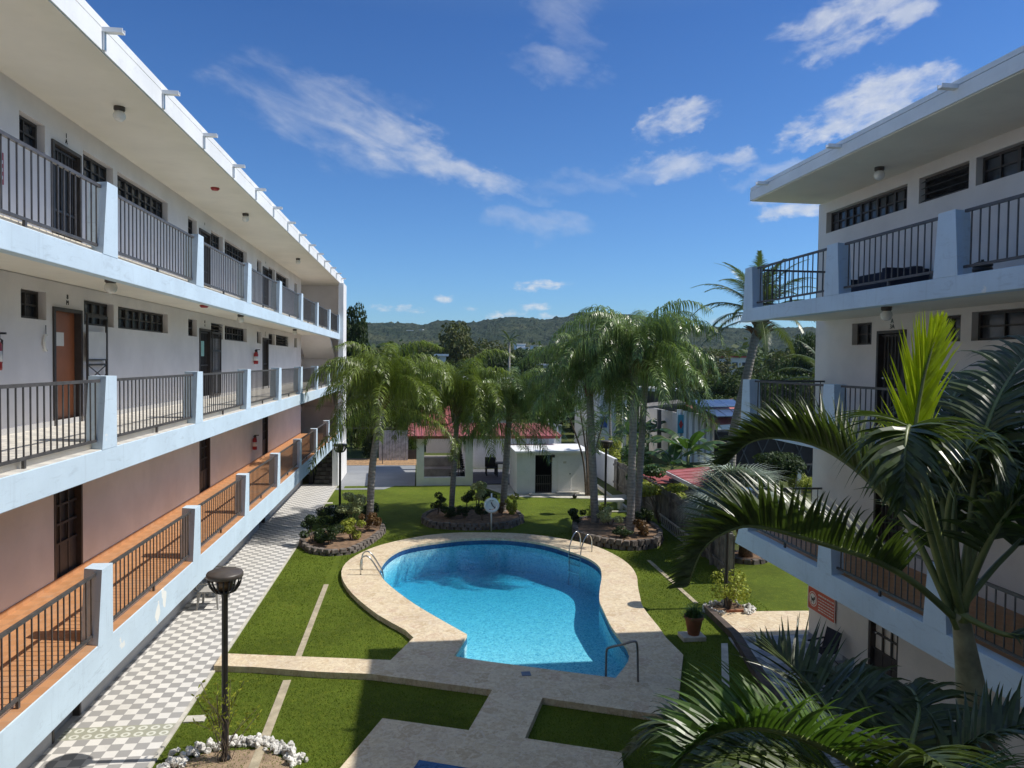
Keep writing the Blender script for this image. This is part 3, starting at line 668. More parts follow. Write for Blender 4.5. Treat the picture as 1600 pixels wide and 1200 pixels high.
# storey walls
w = MB(); gd = [(12.25, 13.25, .035, 1.9), (20.1, 21.1, .035, 1.9), (27.35, 28.3, .035, 1.9)]
wall_holes(w, -5.85, Y0L, Y1L, -.05, 2.3, gd, .16, 1); w.build('wall', M['wall_grey'], LB, world=True)
for dd in gd: door(LB, -5.85, dd, 1, M['door_grey'], 'plain', .12)
w = MB(); l1 = [mod_door(y, 2.52, 4.55) for y in MODS]; wall_holes(w, XW, Y0L, Y1L, 2.3, 4.93, l1, .16, 1); w.build('wall', M['wall_low'], LB, world=True)
for dd in l1: door(LB, XW, dd, 1, M['door_dark'], 'grid', .12)
for lev, (zf, zc, zt, zd) in enumerate(((5.16, 7.56, 7.33, 7.12), (7.78, 10.4, 9.97, 9.83))):
    wins = [h for y in MODS for h in mod_wins(y, zt)]+[((35.3, 36.1, zt-.45, zt), 2)]
    drs = [mod_door(y, zf, zd) for y in MODS]
    w = MB(); wall_holes(w, XW, Y0L, Y1L, zf-.25, zc, [h for h, _ in wins]+drs, .2, 1); w.build('wall', M['wall'], LB, world=True)
    for i, (h, c) in enumerate(wins): window(LB, XW, h, 1, c, louvre=(lev == 0 and abs(h[0]-30.9) < .1) or (lev == 0 and abs(h[0]-21.54) < .1))
    for i, dd in enumerate(drs):
        if lev == 0 and i == 1: D = door(LB, XW, dd, 1, M['door_orange'], 'plain', .1, 'orange brown door standing behind an open security gate')
        else: D = door(LB, XW, dd, 1, M['door_dark'], 'bars', .1)
        text_part(('E\nH', '8\nM', '8\n4', '7\nC')[i] if lev == 0 else ('L', '1\nA', '1', '1')[i], .11, (XW+.006, (dd[0]+dd[1])/2, dd[3]+.16), (pi/2, 0, pi/2), M['black'], LB)
        if lev == 0 and i == 1:
            # gate leaf swung open against the wall, with pane above and lattice below
            gt = MB(); x0, x1 = XW+.06, XW+.09; a, b, c, d = dd[1]+.04, dd[1]+.88, zf+.06, zd-.06
            gt.box(x0, x1, a, a+.04, c, d); gt.box(x0, x1, b-.05, b, c, d); gt.box(x0, x1, a+.04, b-.05, d-.05, d); gt.box(x0, x1, a+.04, b-.05, c, c+.04)
            for z in (c+.95, c+1.03): gt.box(x0+.004, x1-.004, a+.04, b-.05, z-.012, z+.012)
            for k in range(4):
                z = c+.04+k*.3; gt.bar((x0+.012, a+.04, z), (x0+.012, b-.05, z+.42 if z+.42 < c+.95 else c+.93), .014); gt.bar((x0+.02, b-.05, z), (x0+.02, a+.04, z+.42 if z+.42 < c+.95 else c+.93), .014)
            G = gt.build('security_gate', M['frame'], LB, world=True)
            pg = MB(); pg.box(x0+.01, x0+.016, a+.04, b-.05, c+1.03, d-.3); pg.build('pane', M['paper'], G, world=True)
            nt = MB(); nt.box(XW-.084, XW-.08, dd[0]+.2, dd[0]+.55, zf+1.32, zf+1.55); nt.build('notice', M['paper'], D, world=True)
        if lev == 0 and i == 2:
            nt = MB(); nt.box(XW-.02, XW-.015, dd[0]+.2, dd[0]+.5, zf+1.2, zf+1.62); nt.build('notice', M['mint'], D, world=True)
            gt = MB(); x0, x1 = XW+.03, XW+.06; a, b, c, d = dd[1]+.02, dd[1]+.98, zf+.06, zd-.05
            gt.box(x0, x1, a, a+.05, c, d); gt.box(x0, x1, b-.05, b, c, d)
            for k in range(1, 7): gt.box(x0+.004, x1-.004, a+k*(b-a)/7-.01, a+k*(b-a)/7+.01, c, d)
            for z in (c+.03, c+.7, c+1.3, d-.03): gt.box(x0+.002, x1-.002, a+.05, b-.05, z-.03, z+.03)
            gt.build('security_gate', M['frame'], LB, world=True)
r = MB(); r.box(-13, -6.16, Y0L, Y1L, 0, 10.3); r.build('rear_wall', M['wall'], LB, world=True)
# gallery slabs: fascia beam, tiled floor, soffit
for zb, zt, zs, zf, tile in ((1.95, 2.47, 2.2, 2.52, 'floor_orange'), (4.70, 5.06, 4.9, 5.16, 'floor_white'), (7.38, 7.68, 7.54, 7.78, 'floor_white')):
    s = MB(); s.box(XF-.16, XF, Y0L, 40.3, zb, zt); f = s.build('balcony_edge', M['blue'], LB, world=True, bevel=.008)
    s = MB(); s.box(XW-.02, XF-.162, Y0L, Y1L+.4, zs, zf-.012); s.build('balcony_slab', M['soffit'], LB, world=True)
    s = MB(); s.box(XW+.002, XF-.165, Y0L, Y1L+.4, zf-.011, zf); s.build('balcony_floor', M[tile], LB, world=True)
    s = MB(); s.box(XF-.165, XF-.012, Y0L, 40.2, zt+.0005, zt+.006); s.build('balcony_ledge', M[tile], LB, world=True)
    s = MB(); s.box(XW+.002, XW+.016, Y0L, Y1L, zf+.001, zf+.09); s.build('skirting', M['wall_grey'] if tile != 'floor_orange' else M['floor_orange'], LB, world=True)
post = MB(); post.hexa([(-.26, .10, 0), (.004, .0, 0), (.004, .47, 0), (-.26, .47, 0), (-.26, .22, .985), (.004, .13, .985), (.004, .47, .985), (-.26, .47, .985)])
pm = post.mesh('balcony_post', M['blue'])
RM = railing_mesh(3.6)
for zt, off, zc in ((2.47, -.22, 0), (5.06, -.06, 1), (7.68, 0, 2)):
    for k in range(-2, 8):
        y = 10.22+off+4.01*k
        o = inst(pm, 'balcony_post', LB, Vector((XF, y, zt-.001))-LB.location)
        o = inst(RM, 'railing', LB, Vector((XF-.1, y+.47, zt+.02))-LB.location); o.scale = (1, (3.66 if k < 7 else 1.6)/3.6, 1)
    inst(pm, 'balcony_post', LB, Vector((XF, 10.22+off-4.01*3, zt-.001))-LB.location)
# stairwell and end walls
s = MB()
s.box(-8.3, -8.1, 37.3, 40.3, 0, 10.35); s.box(-8.1, -6.0, 37.05, 37.24, 0, 10.34)
s.build('stairwell_wall', M['wall'], LB, world=True)
s = MB(); s.box(-8.3, XF-.18, 40.32, 40.52, 0, 10.36); s.build('end_wall', M['wall'], LB, world=True)
s = MB(); s.box(-4.28, -4.0, 36.35, 40.3, -.02, 1.94); s.box(-4.28, -4.02, 38.75, 40.3, 1.94, 10.36)
s.hexa([(-4.25, 40.3, 0), (-4.0, 40.3, 0), (-4.0, 40.75, 0), (-4.25, 40.75, 0), (-4.25, 40.3, 10.3), (-4.14, 40.3, 10.3), (-4.14, 40.5, 10.3), (-4.25, 40.5, 10.3)])
s.build('side_wall', M['white'], LB, world=True)
st = MB()
for k in range(13): st.box(-5.26, -4.3, 37.15+.27*k, 37.15+.27*(k+1) if k == 12 else 40.3, .03+.165*k, .03+.165*(k+1))
st.build('staircase', checker('dark_stair_tile', .24, (.16, .16, .16), (.07, .07, .072), -5.26, 0), LB, world=True)
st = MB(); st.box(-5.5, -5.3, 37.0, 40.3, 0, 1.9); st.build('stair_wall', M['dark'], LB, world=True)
for zb in (2.5, 5.1):
    st = MB(); st.hexa([(-7.9, 37.4, zb), (-6.3, 37.4, zb), (-6.3, 40.2, zb+1.25), (-7.9, 40.2, zb+1.25), (-7.9, 37.4, zb+.25), (-6.3, 37.4, zb+.25), (-6.3, 40.2, zb+1.5), (-7.9, 40.2, zb+1.5)])
    st.hexa([(-6.2, 37.4, zb+2.5), (-4.6, 37.4, zb+2.5), (-4.6, 40.2, zb+1.25), (-6.2, 40.2, zb+1.25), (-6.2, 37.4, zb+2.62), (-4.6, 37.4, zb+2.62), (-4.6, 40.2, zb+1.5), (-6.2, 40.2, zb+1.5)])
    st.build('staircase', M['wall'], LB, world=True)
st = MB(); st.box(-8.1, -4.5, 37.3, 40.3, 4.82, 4.98); st.box(-8.1, -4.5, 38.9, 40.3, 7.5, 7.66); st.build('landing', M['soffit'], LB, world=True)
# roof with drip edge and spouts
r = MB(); r.box(-13.4, XF, Y0L, 40.62, 10.36, 10.645); R = r.build('roof', [M['white_roof']], LB, world=True)
r2 = MB(); r2.box(-13.38, XF-.05, Y0L, 40.6, 10.645, 10.665); r2.build('roof_groove', M['dark'], R, world=True)
r2 = MB(); r2.box(-13.4, XF-.005, Y0L, 40.61, 10.665, 10.775); r2.build('roof_lip', M['white_roof'], R, world=True)
r2 = MB(); r2.box(-13.3, XF-.02, Y0L, 40.55, 10.345, 10.3605); r2.build('soffit', M['soffit'], R, world=True)
sp = MB(); sp.box(-.1, .26, -.045, -.033, 0, .06); sp.box(-.1, .26, .033, .045, 0, .06); sp.box(-.1, .26, -.033, .033, 0, .012); sp.box(.003, .03, -.03, .03, -.235, 0)
spm = sp.mesh('roof_spout', M['white_roof'])
for k in range(-3, 14): inst(spm, 'roof_spout', R, Vector((XF, 10.26+2.22*k, 10.60))-LB.location)
r2 = MB(); r2.tube([(-4.75, 21.6, 10.7), (-4.75, 21.6, 11.0)], .06); r2.blob((-4.75, 21.6, 11.03), (.14, .14, .09)); r2.build('roof_vent', M['white_roof'], R, True, world=True)

# ------------------------------------------------------------------ right apartment building
RB = thing('apartment_building', 'shaded apartment building with blue balcony bands right of the lawn', 'building', (12, 5, 0))
XW2, XF2, YE = 9.0, 7.1, 15.44; YS = -7.0
w = MB()
gd = [(12.33, 13.24, .035, 1.95), (5.2, 6.1, .035, 1.95)]
wall_holes(w, XW2, YS, YE, -.05, 2.3, gd, .18, -1); w.build('wall', M['wall_r'], RB, world=True)
for dd in gd: door(RB, XW2, dd, -1, M['wall_low'], 'grid', .14)
w = MB(); l1 = [(12.3, 13.17, 2.69, 4.65), (8.2, 9.1, 2.69, 4.65), (3.5, 4.4, 2.69, 4.65)]; wall_holes(w, XW2, YS, YE, 2.3, 4.95, l1, .18, -1); w.build('wall', M['wall_r'], RB, world=True)
for dd in l1: door(RB, XW2, dd, -1, M['door_dark'], 'bars', .12)
w = MB(); f2w = [((13.39, 14.05, 6.74, 7.19), 2), ((11.0, 11.75, 6.74, 7.19), 2), ((7.6, 10.76, 6.74, 7.21), 6), ((3.6, 5.4, 6.74, 7.19), 4)]; f2d = [(12.34, 13.19, 5.12, 7.0), (6.2, 7.1, 5.12, 7.0)]
wall_holes(w, XW2, YS, YE, 4.95, 7.35, [h for h, _ in f2w]+f2d, .2, -1); w.build('wall', M['wall_r'], RB, world=True)
for h, c in f2w: window(RB, XW2, h, -1, c)
for dd in f2d: door(RB, XW2, dd, -1, M['door_dark'], 'bars', .1)
text_part('A\n3A', .12, (XW2-.006, 12.76, 7.14), (pi/2, 0, -pi/2), M['black'], RB)
w = MB(); f3w = [((12.44, 15.13, 9.26, 9.72), 10, 0), ((10.92, 12.12, 9.27, 9.73), 4, 1), ((7.9, 10.77, 9.27, 9.73), 8, 0), ((4.5, 6.9, 9.27, 9.73), 8, 0)]; f3d = [(3.2, 4.1, 7.55, 9.5)]
wall_holes(w, XW2, YS, YE, 7.35, 9.96, [h for h, _, _ in f3w]+f3d, .2, -1); w.build('wall', M['wall_r'], RB, world=True)
for h, c, l in f3w: window(RB, XW2, h, -1, c, louvre=bool(l))
for dd in f3d: door(RB, XW2, dd, -1, M['door_dark'], 'bars', .1)
r = MB(); r.box(9.22, 18, YS, YE-.03, 0, 9.95); r.box(9.02, 18, YE-.03, YE, 0, 9.95); r.build('rear_wall', M['wall_r'], RB, world=True)
r = MB(); r.box(XW2-.014, XW2-.002, YS, YE, .031, .13); r.build('skirting', M['terrace'], RB, world=True)
PY = [14.72, 11.52, 8.79, 5.95, 3.1, .3, -2.5]
post2 = MB(); post2.hexa([(-.004, 0, 0), (.27, .07, 0), (.27, .46, 0), (-.004, .46, 0), (-.004, .07, .89), (.27, .14, .89), (.27, .39, .89), (-.004, .39, .89)])
pm2 = post2.mesh('balcony_post', M['blue'])
RM2 = railing_mesh(2.3, .86)
for zb, zt, zs, zf, tile in ((2.28, 2.68, 2.36, 2.60, 'floor_orange'), (4.80, 5.09, 4.88, 5.05, 'floor_white'), (7.25, 7.53, 7.30, 7.5, 'floor_white')):
    s = MB(); s.hexa([(XF2, YS, zb), (XF2+.2, YS, zb), (XF2+.2, 15.32, zb), (XF2, 15.32, zb), (XF2, YS, zt), (XF2+.2, YS, zt), (XF2+.2, 15.12, zt), (XF2, 15.12, zt)]); s.build('balcony_edge', M['blue'], RB, world=True, bevel=.008)
    s = MB(); s.box(XF2+.202, XW2-.002, YS, 15.1, zs, zf-.012); s.build('balcony_slab', M['soffit'], RB, world=True)
    s = MB(); s.box(XF2+.203, XW2-.002, YS, 15.09, zf-.011, zf); s.build('balcony_floor', M[tile], RB, world=True)
    for i, y in enumerate(PY):
        inst(pm2, 'balcony_post', RB, Vector((XF2, y-.03, zt-.001))-RB.location)
        if i+1 < len(PY):
            L = y-.03-(PY[i+1]+.43); o = inst(RM2, 'railing', RB, Vector((XF2+.12, PY[i+1]+.43, zt+.02))-RB.location); o.scale = (1, L/2.3, 1)
    o = inst(railing_mesh(1.62, .86), 'railing', RB, Vector((XF2+.26, 15.04, zt+.02))-RB.location, (0, 0, -pi/2))
r = MB(); r.box(7.3, 18.5, YS, 15.36, 9.965, 10.17); R2 = r.build('roof', M['white_roof'], RB, world=True)
r = MB(); r.box(-13, 9, -3.2, -2.2, 0, 10.4); r.build('rear_wing', M['wall_r'], RB, world=True)
r2 = MB(); r2.box(7.33, 18.5, YS, 15.33, 10.17, 10.182); r2.build('roof_groove', M['dark'], R2, world=True)
r2 = MB(); r2.box(7.305, 18.5, YS, 15.355, 10.182, 10.255); r2.build('roof_lip', M['white_roof'], R2, world=True)
r2 = MB(); r2.box(7.34, 18.4, YS, 15.32, 9.95, 9.9655); r2.build('soffit', M['soffit'], R2, world=True)
s2 = MB(); s2.box(-.24, .1, -.05, -.036, 0, .06); s2.box(-.24, .1, .036, .05, 0, .06); s2.box(-.24, .1, -.036, .036, 0, .012)
s2m = s2.mesh('roof_spout', M['white_roof'])
for y in (14.55, 11.9, 9.15, 6.3, 3.4): inst(s2m, 'roof_spout', R2, Vector((7.3, y, 10.13))-RB.location)

# ------------------------------------------------------------------ fittings hung on the buildings
def globe_lamp(loc, label):
    t = thing('ceiling_lamp', label, 'ceiling lamp', loc, group='globe lamps under the gallery ceilings')
    m = MB(); m.lathe([(.0, 0), (.085, 0), (.085, -.05), (.06, -.075), (.0, -.075)], n=16); m.build('mount', M['cap'], t, True)
    m = MB(); m.blob((0, 0, -.14), .095, amp=0, n=16, m=10); m.build('globe', M['globe'], t, True); return t
for loc, lb in (((-4.85, 12.44, 10.345), 'globe ceiling lamp nearest the camera under the left roof overhang'), ((-4.85, 20.9, 10.345), 'globe ceiling lamp under the left roof overhang, second from the camera'),
                ((-4.87, 29.7, 10.345), 'globe ceiling lamp under the left roof overhang, farthest from the camera'), ((-4.86, 12.1, 7.54), 'globe ceiling lamp over the middle left gallery near the orange door'),
                ((-4.98, 20.9, 7.54), 'globe ceiling lamp over the middle left gallery near the mint notice'), ((-5.07, 30.2, 7.54), 'globe ceiling lamp over the middle left gallery near the stairwell'),
                ((8.33, 12.3, 9.95), 'globe ceiling lamp under the roof overhang of the right building'), ((7.75, 11.15, 7.30), 'globe ceiling lamp above door 3A on the right building')):
    globe_lamp(loc, lb)
for loc, lb in (((-4.85, 17.9, 10.345), 'red smoke alarm on the ceiling under the left roof overhang'), ((-5.0, 17.55, 7.54), 'red smoke alarm on the ceiling of the middle left gallery')):
    m = MB(); m.lathe([(0, 0), (.1, 0), (.1, -.025), (.07, -.06), (0, -.062)], n=16); o = m.build('smoke_alarm', M['red'], smooth=True); o.location = loc; tag(o, lb, 'smoke alarm', 'red smoke alarms on the ceilings')
def extinguisher(loc, label):
    t = thing('fire_extinguisher', label, 'fire extinguisher', loc, group='fire extinguishers on the left building')
    m = MB(); m.lathe([(0, 0), (.075, 0), (.08, .03), (.08, .36), (.05, .42), (.025, .44), (0, .44)], (.1, 0, 0), 14); m.build('cylinder', M['red'], t, True)
    m = MB(); m.box(.06, .15, -.03, .03, .44, .5); m.box(.08, .24, -.015, .015, .5, .53); m.tube([(.1, .03, .47), (.13, .11, .42), (.12, .11, .1)], .014, 6); m.build('valve', M['black'], t)
    m = MB(); m.lathe([(.0815, .12), (.0815, .27)], (.1, 0, 0), 14); m.build('label_band', M['paper'], t, True); return t
extinguisher((XW, 26.78, 6.12), 'red fire extinguisher on the wall of the middle left gallery'); extinguisher((XW, 26.6, 3.05), 'red fire extinguisher on the pinkish wall of the lowest gallery')
extinguisher((XW, 10.80, 6.1), 'red fire extinguisher on the middle gallery at the left picture edge')
m = MB(); m.box(XW+.001, XW+.02, 10.9, 11.2, 8.75, 9.2); o = m.build('wall_notice', M['red']); tag(o, 'red and white notice board on the top gallery wall at the left picture edge', 'notice')
m = MB()
for z in (8.82, 8.93, 9.04): m.box(XW+.021, XW+.024, 10.93, 11.17, z, z+.05)
m.build('stripe', M['paper'], o)
m = MB(); pts = [(XW+.03, 12.33+.07*cos(a), 6.52+.13*sin(a)) for a in [radians(60+10*k) for k in range(25)]]
m.tube(pts, [.006+.018*sin(pi*k/24) for k in range(25)], 6); o = m.build('wall_ornament', M['globe'], smooth=True); tag(o, 'white crescent wall ornament left of the orange door', 'wall ornament')
m = MB(); m.tube([(XW+.02, 12.33, 6.65), (XW+.02, 12.33, 6.8)], .006, 5); m.build('hanger', M['black'], o)
# red rules sign with pictogram on the right building
SG = thing('rules_sign', 'red rules sign with round animal pictogram on the right building wall', 'sign', (8.995, 14.9, .88))
m = MB(); m.box(-.03, 0, -.54, .52, -.16, .34); m.build('sign_panel', M['red'] if 0 else plain('orange_red_sign', (.52, .065, .035), .5, .08), SG)
m = MB(); m.box(-.034, -.0301, -.56, .54, .34, .36); m.box(-.034, -.0301, -.56, .54, -.18, -.16); m.box(-.034, -.0301, .52, .54, -.16, .34); m.box(-.034, -.0301, -.56, -.54, -.16, .34); m.build('sign_border', M['paper'], SG)
m = MB(); m.mi = 0
def disc(mb, r, x, cy, cz, sy=1, n=28): mb.face([(x, cy-sy*r*cos(2*pi*k/n), cz+r*sin(2*pi*k/n)) for k in range(n)][::-1])
disc(m, .17, -.0325, .32, .09); m.mi = 1; disc(m, .150, -.0335, .32, .09); m.mi = 0; disc(m, .125, -.0345, .32, .09); m.mi = 2
for (y, z, a, b) in ((.32, .08, .06, .03), (.26, .12, .03, .03), (.36, .04, .012, .04), (.28, .04, .012, .04), (.385, .11, .012, .03)): m.box(-.037, -.0352, y-a, y+a, z-b, z+b)
m.build('pictogram', [M['paper'], plain('sign_red_ring', (.5, .06, .035), .5, .05), M['black']], SG)
m = MB(); rng = random.Random(3)
for r, z in enumerate((.235, .16, .095, .03, -.035, -.095)):
    y = .10
    while y > -.48:
        l = rng.uniform(.03, .10); m.box(-.0335, -.0305, max(y-l, -.5), y, z, z+(.035 if r == 0 else .022)); y -= l+.022
m.build('lettering', M['paper'], SG)
m = MB(); disc(m, .13, 8.985, 14.8, 1.38); o = m.build('round_badge', plain('dark_red_badge', (.2, .02, .02), .5, .1)); o['label'] = 'round dark red badge just above the red rules sign'; o['category'] = 'sign'
m2 = MB(); m2.lathe([(.13, 0), (.13, .012)], n=28); me = m2.mesh('rim', M['black']); inst(me, 'rim', o, (8.985, 14.8, 1.38), (0, pi/2, 0))

# ------------------------------------------------------------------ courtyard objects
def lamp_post(loc, label):
    t = thing('lamp_post', label, 'lamp post', loc, group='dark lamp posts round the pool court')
    m = MB(); m.lathe([(.0, 0), (.09, 0), (.09, .03), (.06, .06), (.047, .1), (.047, 2.62), (.075, 2.66), (.075, 2.72), (.0, 2.72)], n=16); m.build('pole', M['black'], t, True)
    m = MB(); m.lathe([(0, 2.985), (.262, 2.975), (.275, 2.95), (.272, 2.90), (.255, 2.89), (0, 2.89)], n=32); m.build('lamp_cap', M['cap'], t, True)
    c = MB()
    for k in range(18):
        a = 2*pi*k/18; P = lambda r, z: (r*cos(a), r*sin(a), z)
        c.tube([P(.245, 2.9), P(.243, 2.84), P(.215, 2.76), P(.165, 2.69), P(.07, 2.65)], .0125, 5)
    c.lathe([(.0, 2.645), (.1, 2.645), (.17, 2.675), (.16, 2.70), (.0, 2.70)], n=24); c.build('lamp_cage', M['black'], t, True)
    d = MB(); d.lathe([(.0, 2.7), (.1, 2.7), (.13, 2.8), (.125, 2.888), (0, 2.888)], n=20); d.build('diffuser', plain('amber_diffuser', (.16, .10, .05), .3, .2), t, True); return t
lamp_post((-2.99, 11.56, 0), 'dark lamp post inside the near left ring of white stones')
lamp_post((-3.1, 28.9, 0), 'dark lamp post behind the left stone planter near the path')
t = lamp_post((7.73, 29.04, .1), 'dark lamp post beside the white bench')
m = MB(); m.box(-.22, .22, -.22, .22, -.1, .04); m.hexa([(-.12, -.12, .04), (.12, -.12, .04), (.12, .12, .04), (-.12, .12, .04), (-.07, -.07, .14), (.07, -.07, .14), (.07, .07, .14), (-.07, .07, .14)]); m.build('footing', M['conc_light'], t)
lamp_post((7.9, 17.5, 0), 'dark lamp post rising from the white stones at the right terrace')
# pool rails
def rail_tube(pts, r=.022, n=28): m = MB(); m.tube(spline(pts, n), r, 10); return m
RT = thing('pool_grab_rail', 'pair of steel grab rails at the left rim of the pool', 'pool rail', (-1.3, 21.1, .13))
for dy in (.12, -.38):
    rail_tube([(-.34, .12+dy, 0), (-.34, .12+dy, .38), (-.26, .12+dy, .52), (-.1, .1+dy, .50), (.14, .06+dy, .16), (.27, .04+dy, -.12), (.29, .03+dy, -.8)]).build('rail', M['steel'], RT, True)
LT = thing('pool_ladder', 'steel pool ladder with two hooped handrails at the far right rim', 'pool ladder', (5.15, 22.7, .13))
ax = Vector((.80, .60, 0)); ay = Vector((-.55, .83, 0))
for s in (-.26, .26):
    b = ay*s
    rail_tube([b+ax*.42, b+ax*.42+Vector((0, 0, .35)), b+ax*.32+Vector((0, 0, .56)), b+ax*.16+Vector((0, 0, .58)), b+ax*-.02+Vector((0, 0, .38)), b+ax*-.14+Vector((0, 0, .0)), b+ax*-.16+Vector((0, 0, -1.1))]).build('rail', M['steel'], LT, True)
for z in (-.12, -.38, -.64):
    m = MB(); m.bar(ay*-.26+ax*-.15+Vector((0, 0, z)), ay*.26+ax*-.15+Vector((0, 0, z)), .09, .03); m.build('step', M['steel'], LT)
HT = thing('pool_handrail', 'single bent steel handrail at the near shallow corner of the pool', 'pool rail', (4.25, 13.3, .13))
rail_tube([(0, 0, 0), (-.01, 0, .3), (-.03, .01, .72), (-.1, .03, .78), (-.3, .14, .68), (-.5, .27, .58), (-.555, .3, .5), (-.56, .3, .2), (-.56, .3, -.6)], .022, 40).build('rail', plain('dark_steel', (.22, .22, .23), .3, .1, 8, metal=1.), HT, True)
m = MB(); m.box(-.09, .09, -.09, .09, 0, .01); o = m.build('drain_cover', plain('blue_tile', (.12, .16, .24), .4, .2)); o.location = gnd(822, 1053, .131); tag(o, 'small square dark cover on the shaded near pool deck', 'cover')
m = MB(); m.box(-.17, .17, -.11, .11, -.02, .03); o = m.build('utility_cover', M['conc_light']); o.location = (-3.83, 12.9, 0); tag(o, 'small rectangular concrete cover in the grass by the checkered path', 'cover')
for p, lb in ((gnd(512, 787), 'flat pale stepping stone on the lawn, the farther of two by the path'), (gnd(508, 794), 'flat pale stepping stone on the lawn, the nearer of two by the path')):
    m = MB(); m.prism([(-.2, -.13), (.22, -.12), (.2, .14), (-.18, .13)], -.01, .035); o = m.build('stepping_stone', M['conc_light'], bevel=.01); o.location = p; tag(o, lb, 'stepping stone')
m = MB(); m.lathe([(0, 0), (.085, 0), (.085, .34), (.1, .34), (.1, .42), (.0, .43)], n=18); o = m.build('vent_pipe', M['white'], smooth=False); o.location = gnd(519, 806); tag(o, 'short white capped pipe behind the left stone planter', 'pipe')
# life ring on a pole
LR = thing('life_ring', 'white life ring hung on a white pole behind the pool', 'life ring', (2.68, 26.35, 0))
m = MB(); m.tube([(0, 0, 0), (0, 0, 1.42)], .03, 10); m.build('post', M['white'], LR, True)
m = MB(); m.tube([(.235*cos(a)*1.0, -.07, .99+.235*sin(a)) for a in [2*pi*k/32 for k in range(33)]], .055, 10, False); m.build('ring', M['white'], LR, True)
m = MB(); m.mi = 0; R0 = .2; m.hexa([(-.2, -.045, .84), (.2, -.045, .84), (.2, -.03, .84), (-.2, -.03, .84), (-.2, -.045, 1.14), (.2, -.045, 1.14), (.2, -.03, 1.14), (-.2, -.03, 1.14)]); m.build('backboard', M['white'], LR)
m = MB(); m.tube([(-.02, -.09, 1.1), (.03, -.1, .98), (.09, -.11, .93), (.12, -.1, .88)], .02, 6); m.build('rope', M['navy'], LR, True)
# white bench
BN = thing('garden_bench', 'white slab bench on the lawn beside the right lamp post', 'bench', (8.12, 29.9, 0))
m = MB(); m.box(-.62, .62, -.2, .2, .36, .46); m.build('seat', M['white'], BN, bevel=.015)
for s in (-1, 1): m = MB(); m.box(s*.5-.07, s*.5+.07, -.17, .17, 0, .36); m.build('leg', M['white'], BN, bevel=.01)
m = MB(); m.box(7.5, 8.75, 29.25, 29.42, -.01, .05); o = m.build('kerb', M['conc_light']); struct(o)
# pot plant on a white block
PT = thing('potted_plant', 'terracotta pot of spiky grass on a white block beside the pool deck', 'potted plant', (6.29, 15.62, .1))
m = MB(); m.lathe([(0, 0), (.13, 0), (.2, .36), (.225, .37), (.225, .43), (.19, .43), (.185, .38), (0, .38)], n=24); m.build('pot', M['terracotta'], PT, True)
rng = random.Random(2); m = MB()
for k in range(260):
    a = rng.uniform(0, 2*pi); e = rng.uniform(.5, 1.45); d = Vector((cos(a)*cos(e), sin(a)*cos(e), sin(e)))
    leaflet(m, Vector((rng.gauss(0, .06), rng.gauss(0, .06), .38)), d, Vector((-sin(a), cos(a), 0)), rng.uniform(.28, .46), .011, 3.5, 4)
m.build('foliage', M['potgrass'], PT, True)
m = MB(); m.box(-.27, .27, -.2, .2, -.02, .1); o = m.build('paving_block', M['conc_light'], bevel=.012); o.location = (6.25, 15.62, 0); tag(o, 'pale square block under the terracotta pot', 'block')
# plastic armchairs under the gallery edge, folding camp chair on the side walk
def plastic_chair(loc, rz, label):
    t = thing('plastic_chair', label, 'chair', loc, rz, group='plastic armchairs on the checkered path')
    for sx in (-1, 1):
        for sy in (-1, 1):
            m = MB(); m.hexa([(sx*.25-.02, sy*.25-.02, 0), (sx*.25+.02, sy*.25-.02, 0), (sx*.25+.02, sy*.25+.02, 0), (sx*.25-.02, sy*.25+.02, 0), (sx*.21-.035, sy*.21-.03, .42), (sx*.21+.035, sy*.21-.03, .42), (sx*.21+.035, sy*.21+.03, .42), (sx*.21-.035, sy*.21+.03, .42)]); m.build('leg', M['plastic_grey'], t)
    m = MB(); m.box(-.25, .25, -.24, .24, .42, .45); m.build('seat', M['plastic_grey'], t, bevel=.012)
    m = MB()
    m.hexa([(-.25, .22, .45), (.25, .22, .45), (.25, .25, .45), (-.25, .25, .45), (-.22, .34, .52), (.22, .34, .52), (.22, .37, .52), (-.22, .37, .52)])
    for k in range(5): x = -.2+.1*k; m.hexa([(x-.03, .235, .5), (x+.03, .235, .5), (x+.03, .26, .5), (x-.03, .26, .5), (x-.03, .36, .82), (x+.03, .36, .82), (x+.03, .385, .82), (x-.03, .385, .82)])
    m.bar((-.25, .375, .83), (.25, .375, .83), .03, .06); m.build('backrest', M['plastic_grey'], t)
    for sx in (-1, 1): m = MB(); m.bar((sx*.27, -.26, .645), (sx*.25, .33, .665), .055, .03); m.bar((sx*.26, -.24, .42), (sx*.27, -.25, .64), .045); m.build('armrest', M['plastic_grey'], t)
    return t
plastic_chair((-5.2, 18.75, .03), pi/2, 'grey plastic armchair under the left gallery, nearer one'); plastic_chair((-5.15, 19.75, .03), pi/2-.1, 'grey plastic armchair under the left gallery, farther one')
CH = thing('camp_chair', 'black folding camp chair by the wall under the red sign', 'chair', (8.5, 14.0, .03), radians(-80)); CH.scale = (.75, .75, .72)
m = MB(); m.hexa([(-.25, -.25, .36), (.25, -.25, .36), (.25, .22, .33), (-.25, .22, .33), (-.25, -.25, .39), (.25, -.25, .39), (.25, .22, .36), (-.25, .22, .36)]); m.build('seat', M['navy'], CH)
m = MB(); m.hexa([(-.27, .2, .36), (.27, .2, .36), (.27, .23, .36), (-.27, .23, .36), (-.27, .36, .92), (.27, .36, .92), (.27, .39, .92), (-.27, .39, .92)]); m.build('backrest', M['navy'], CH)
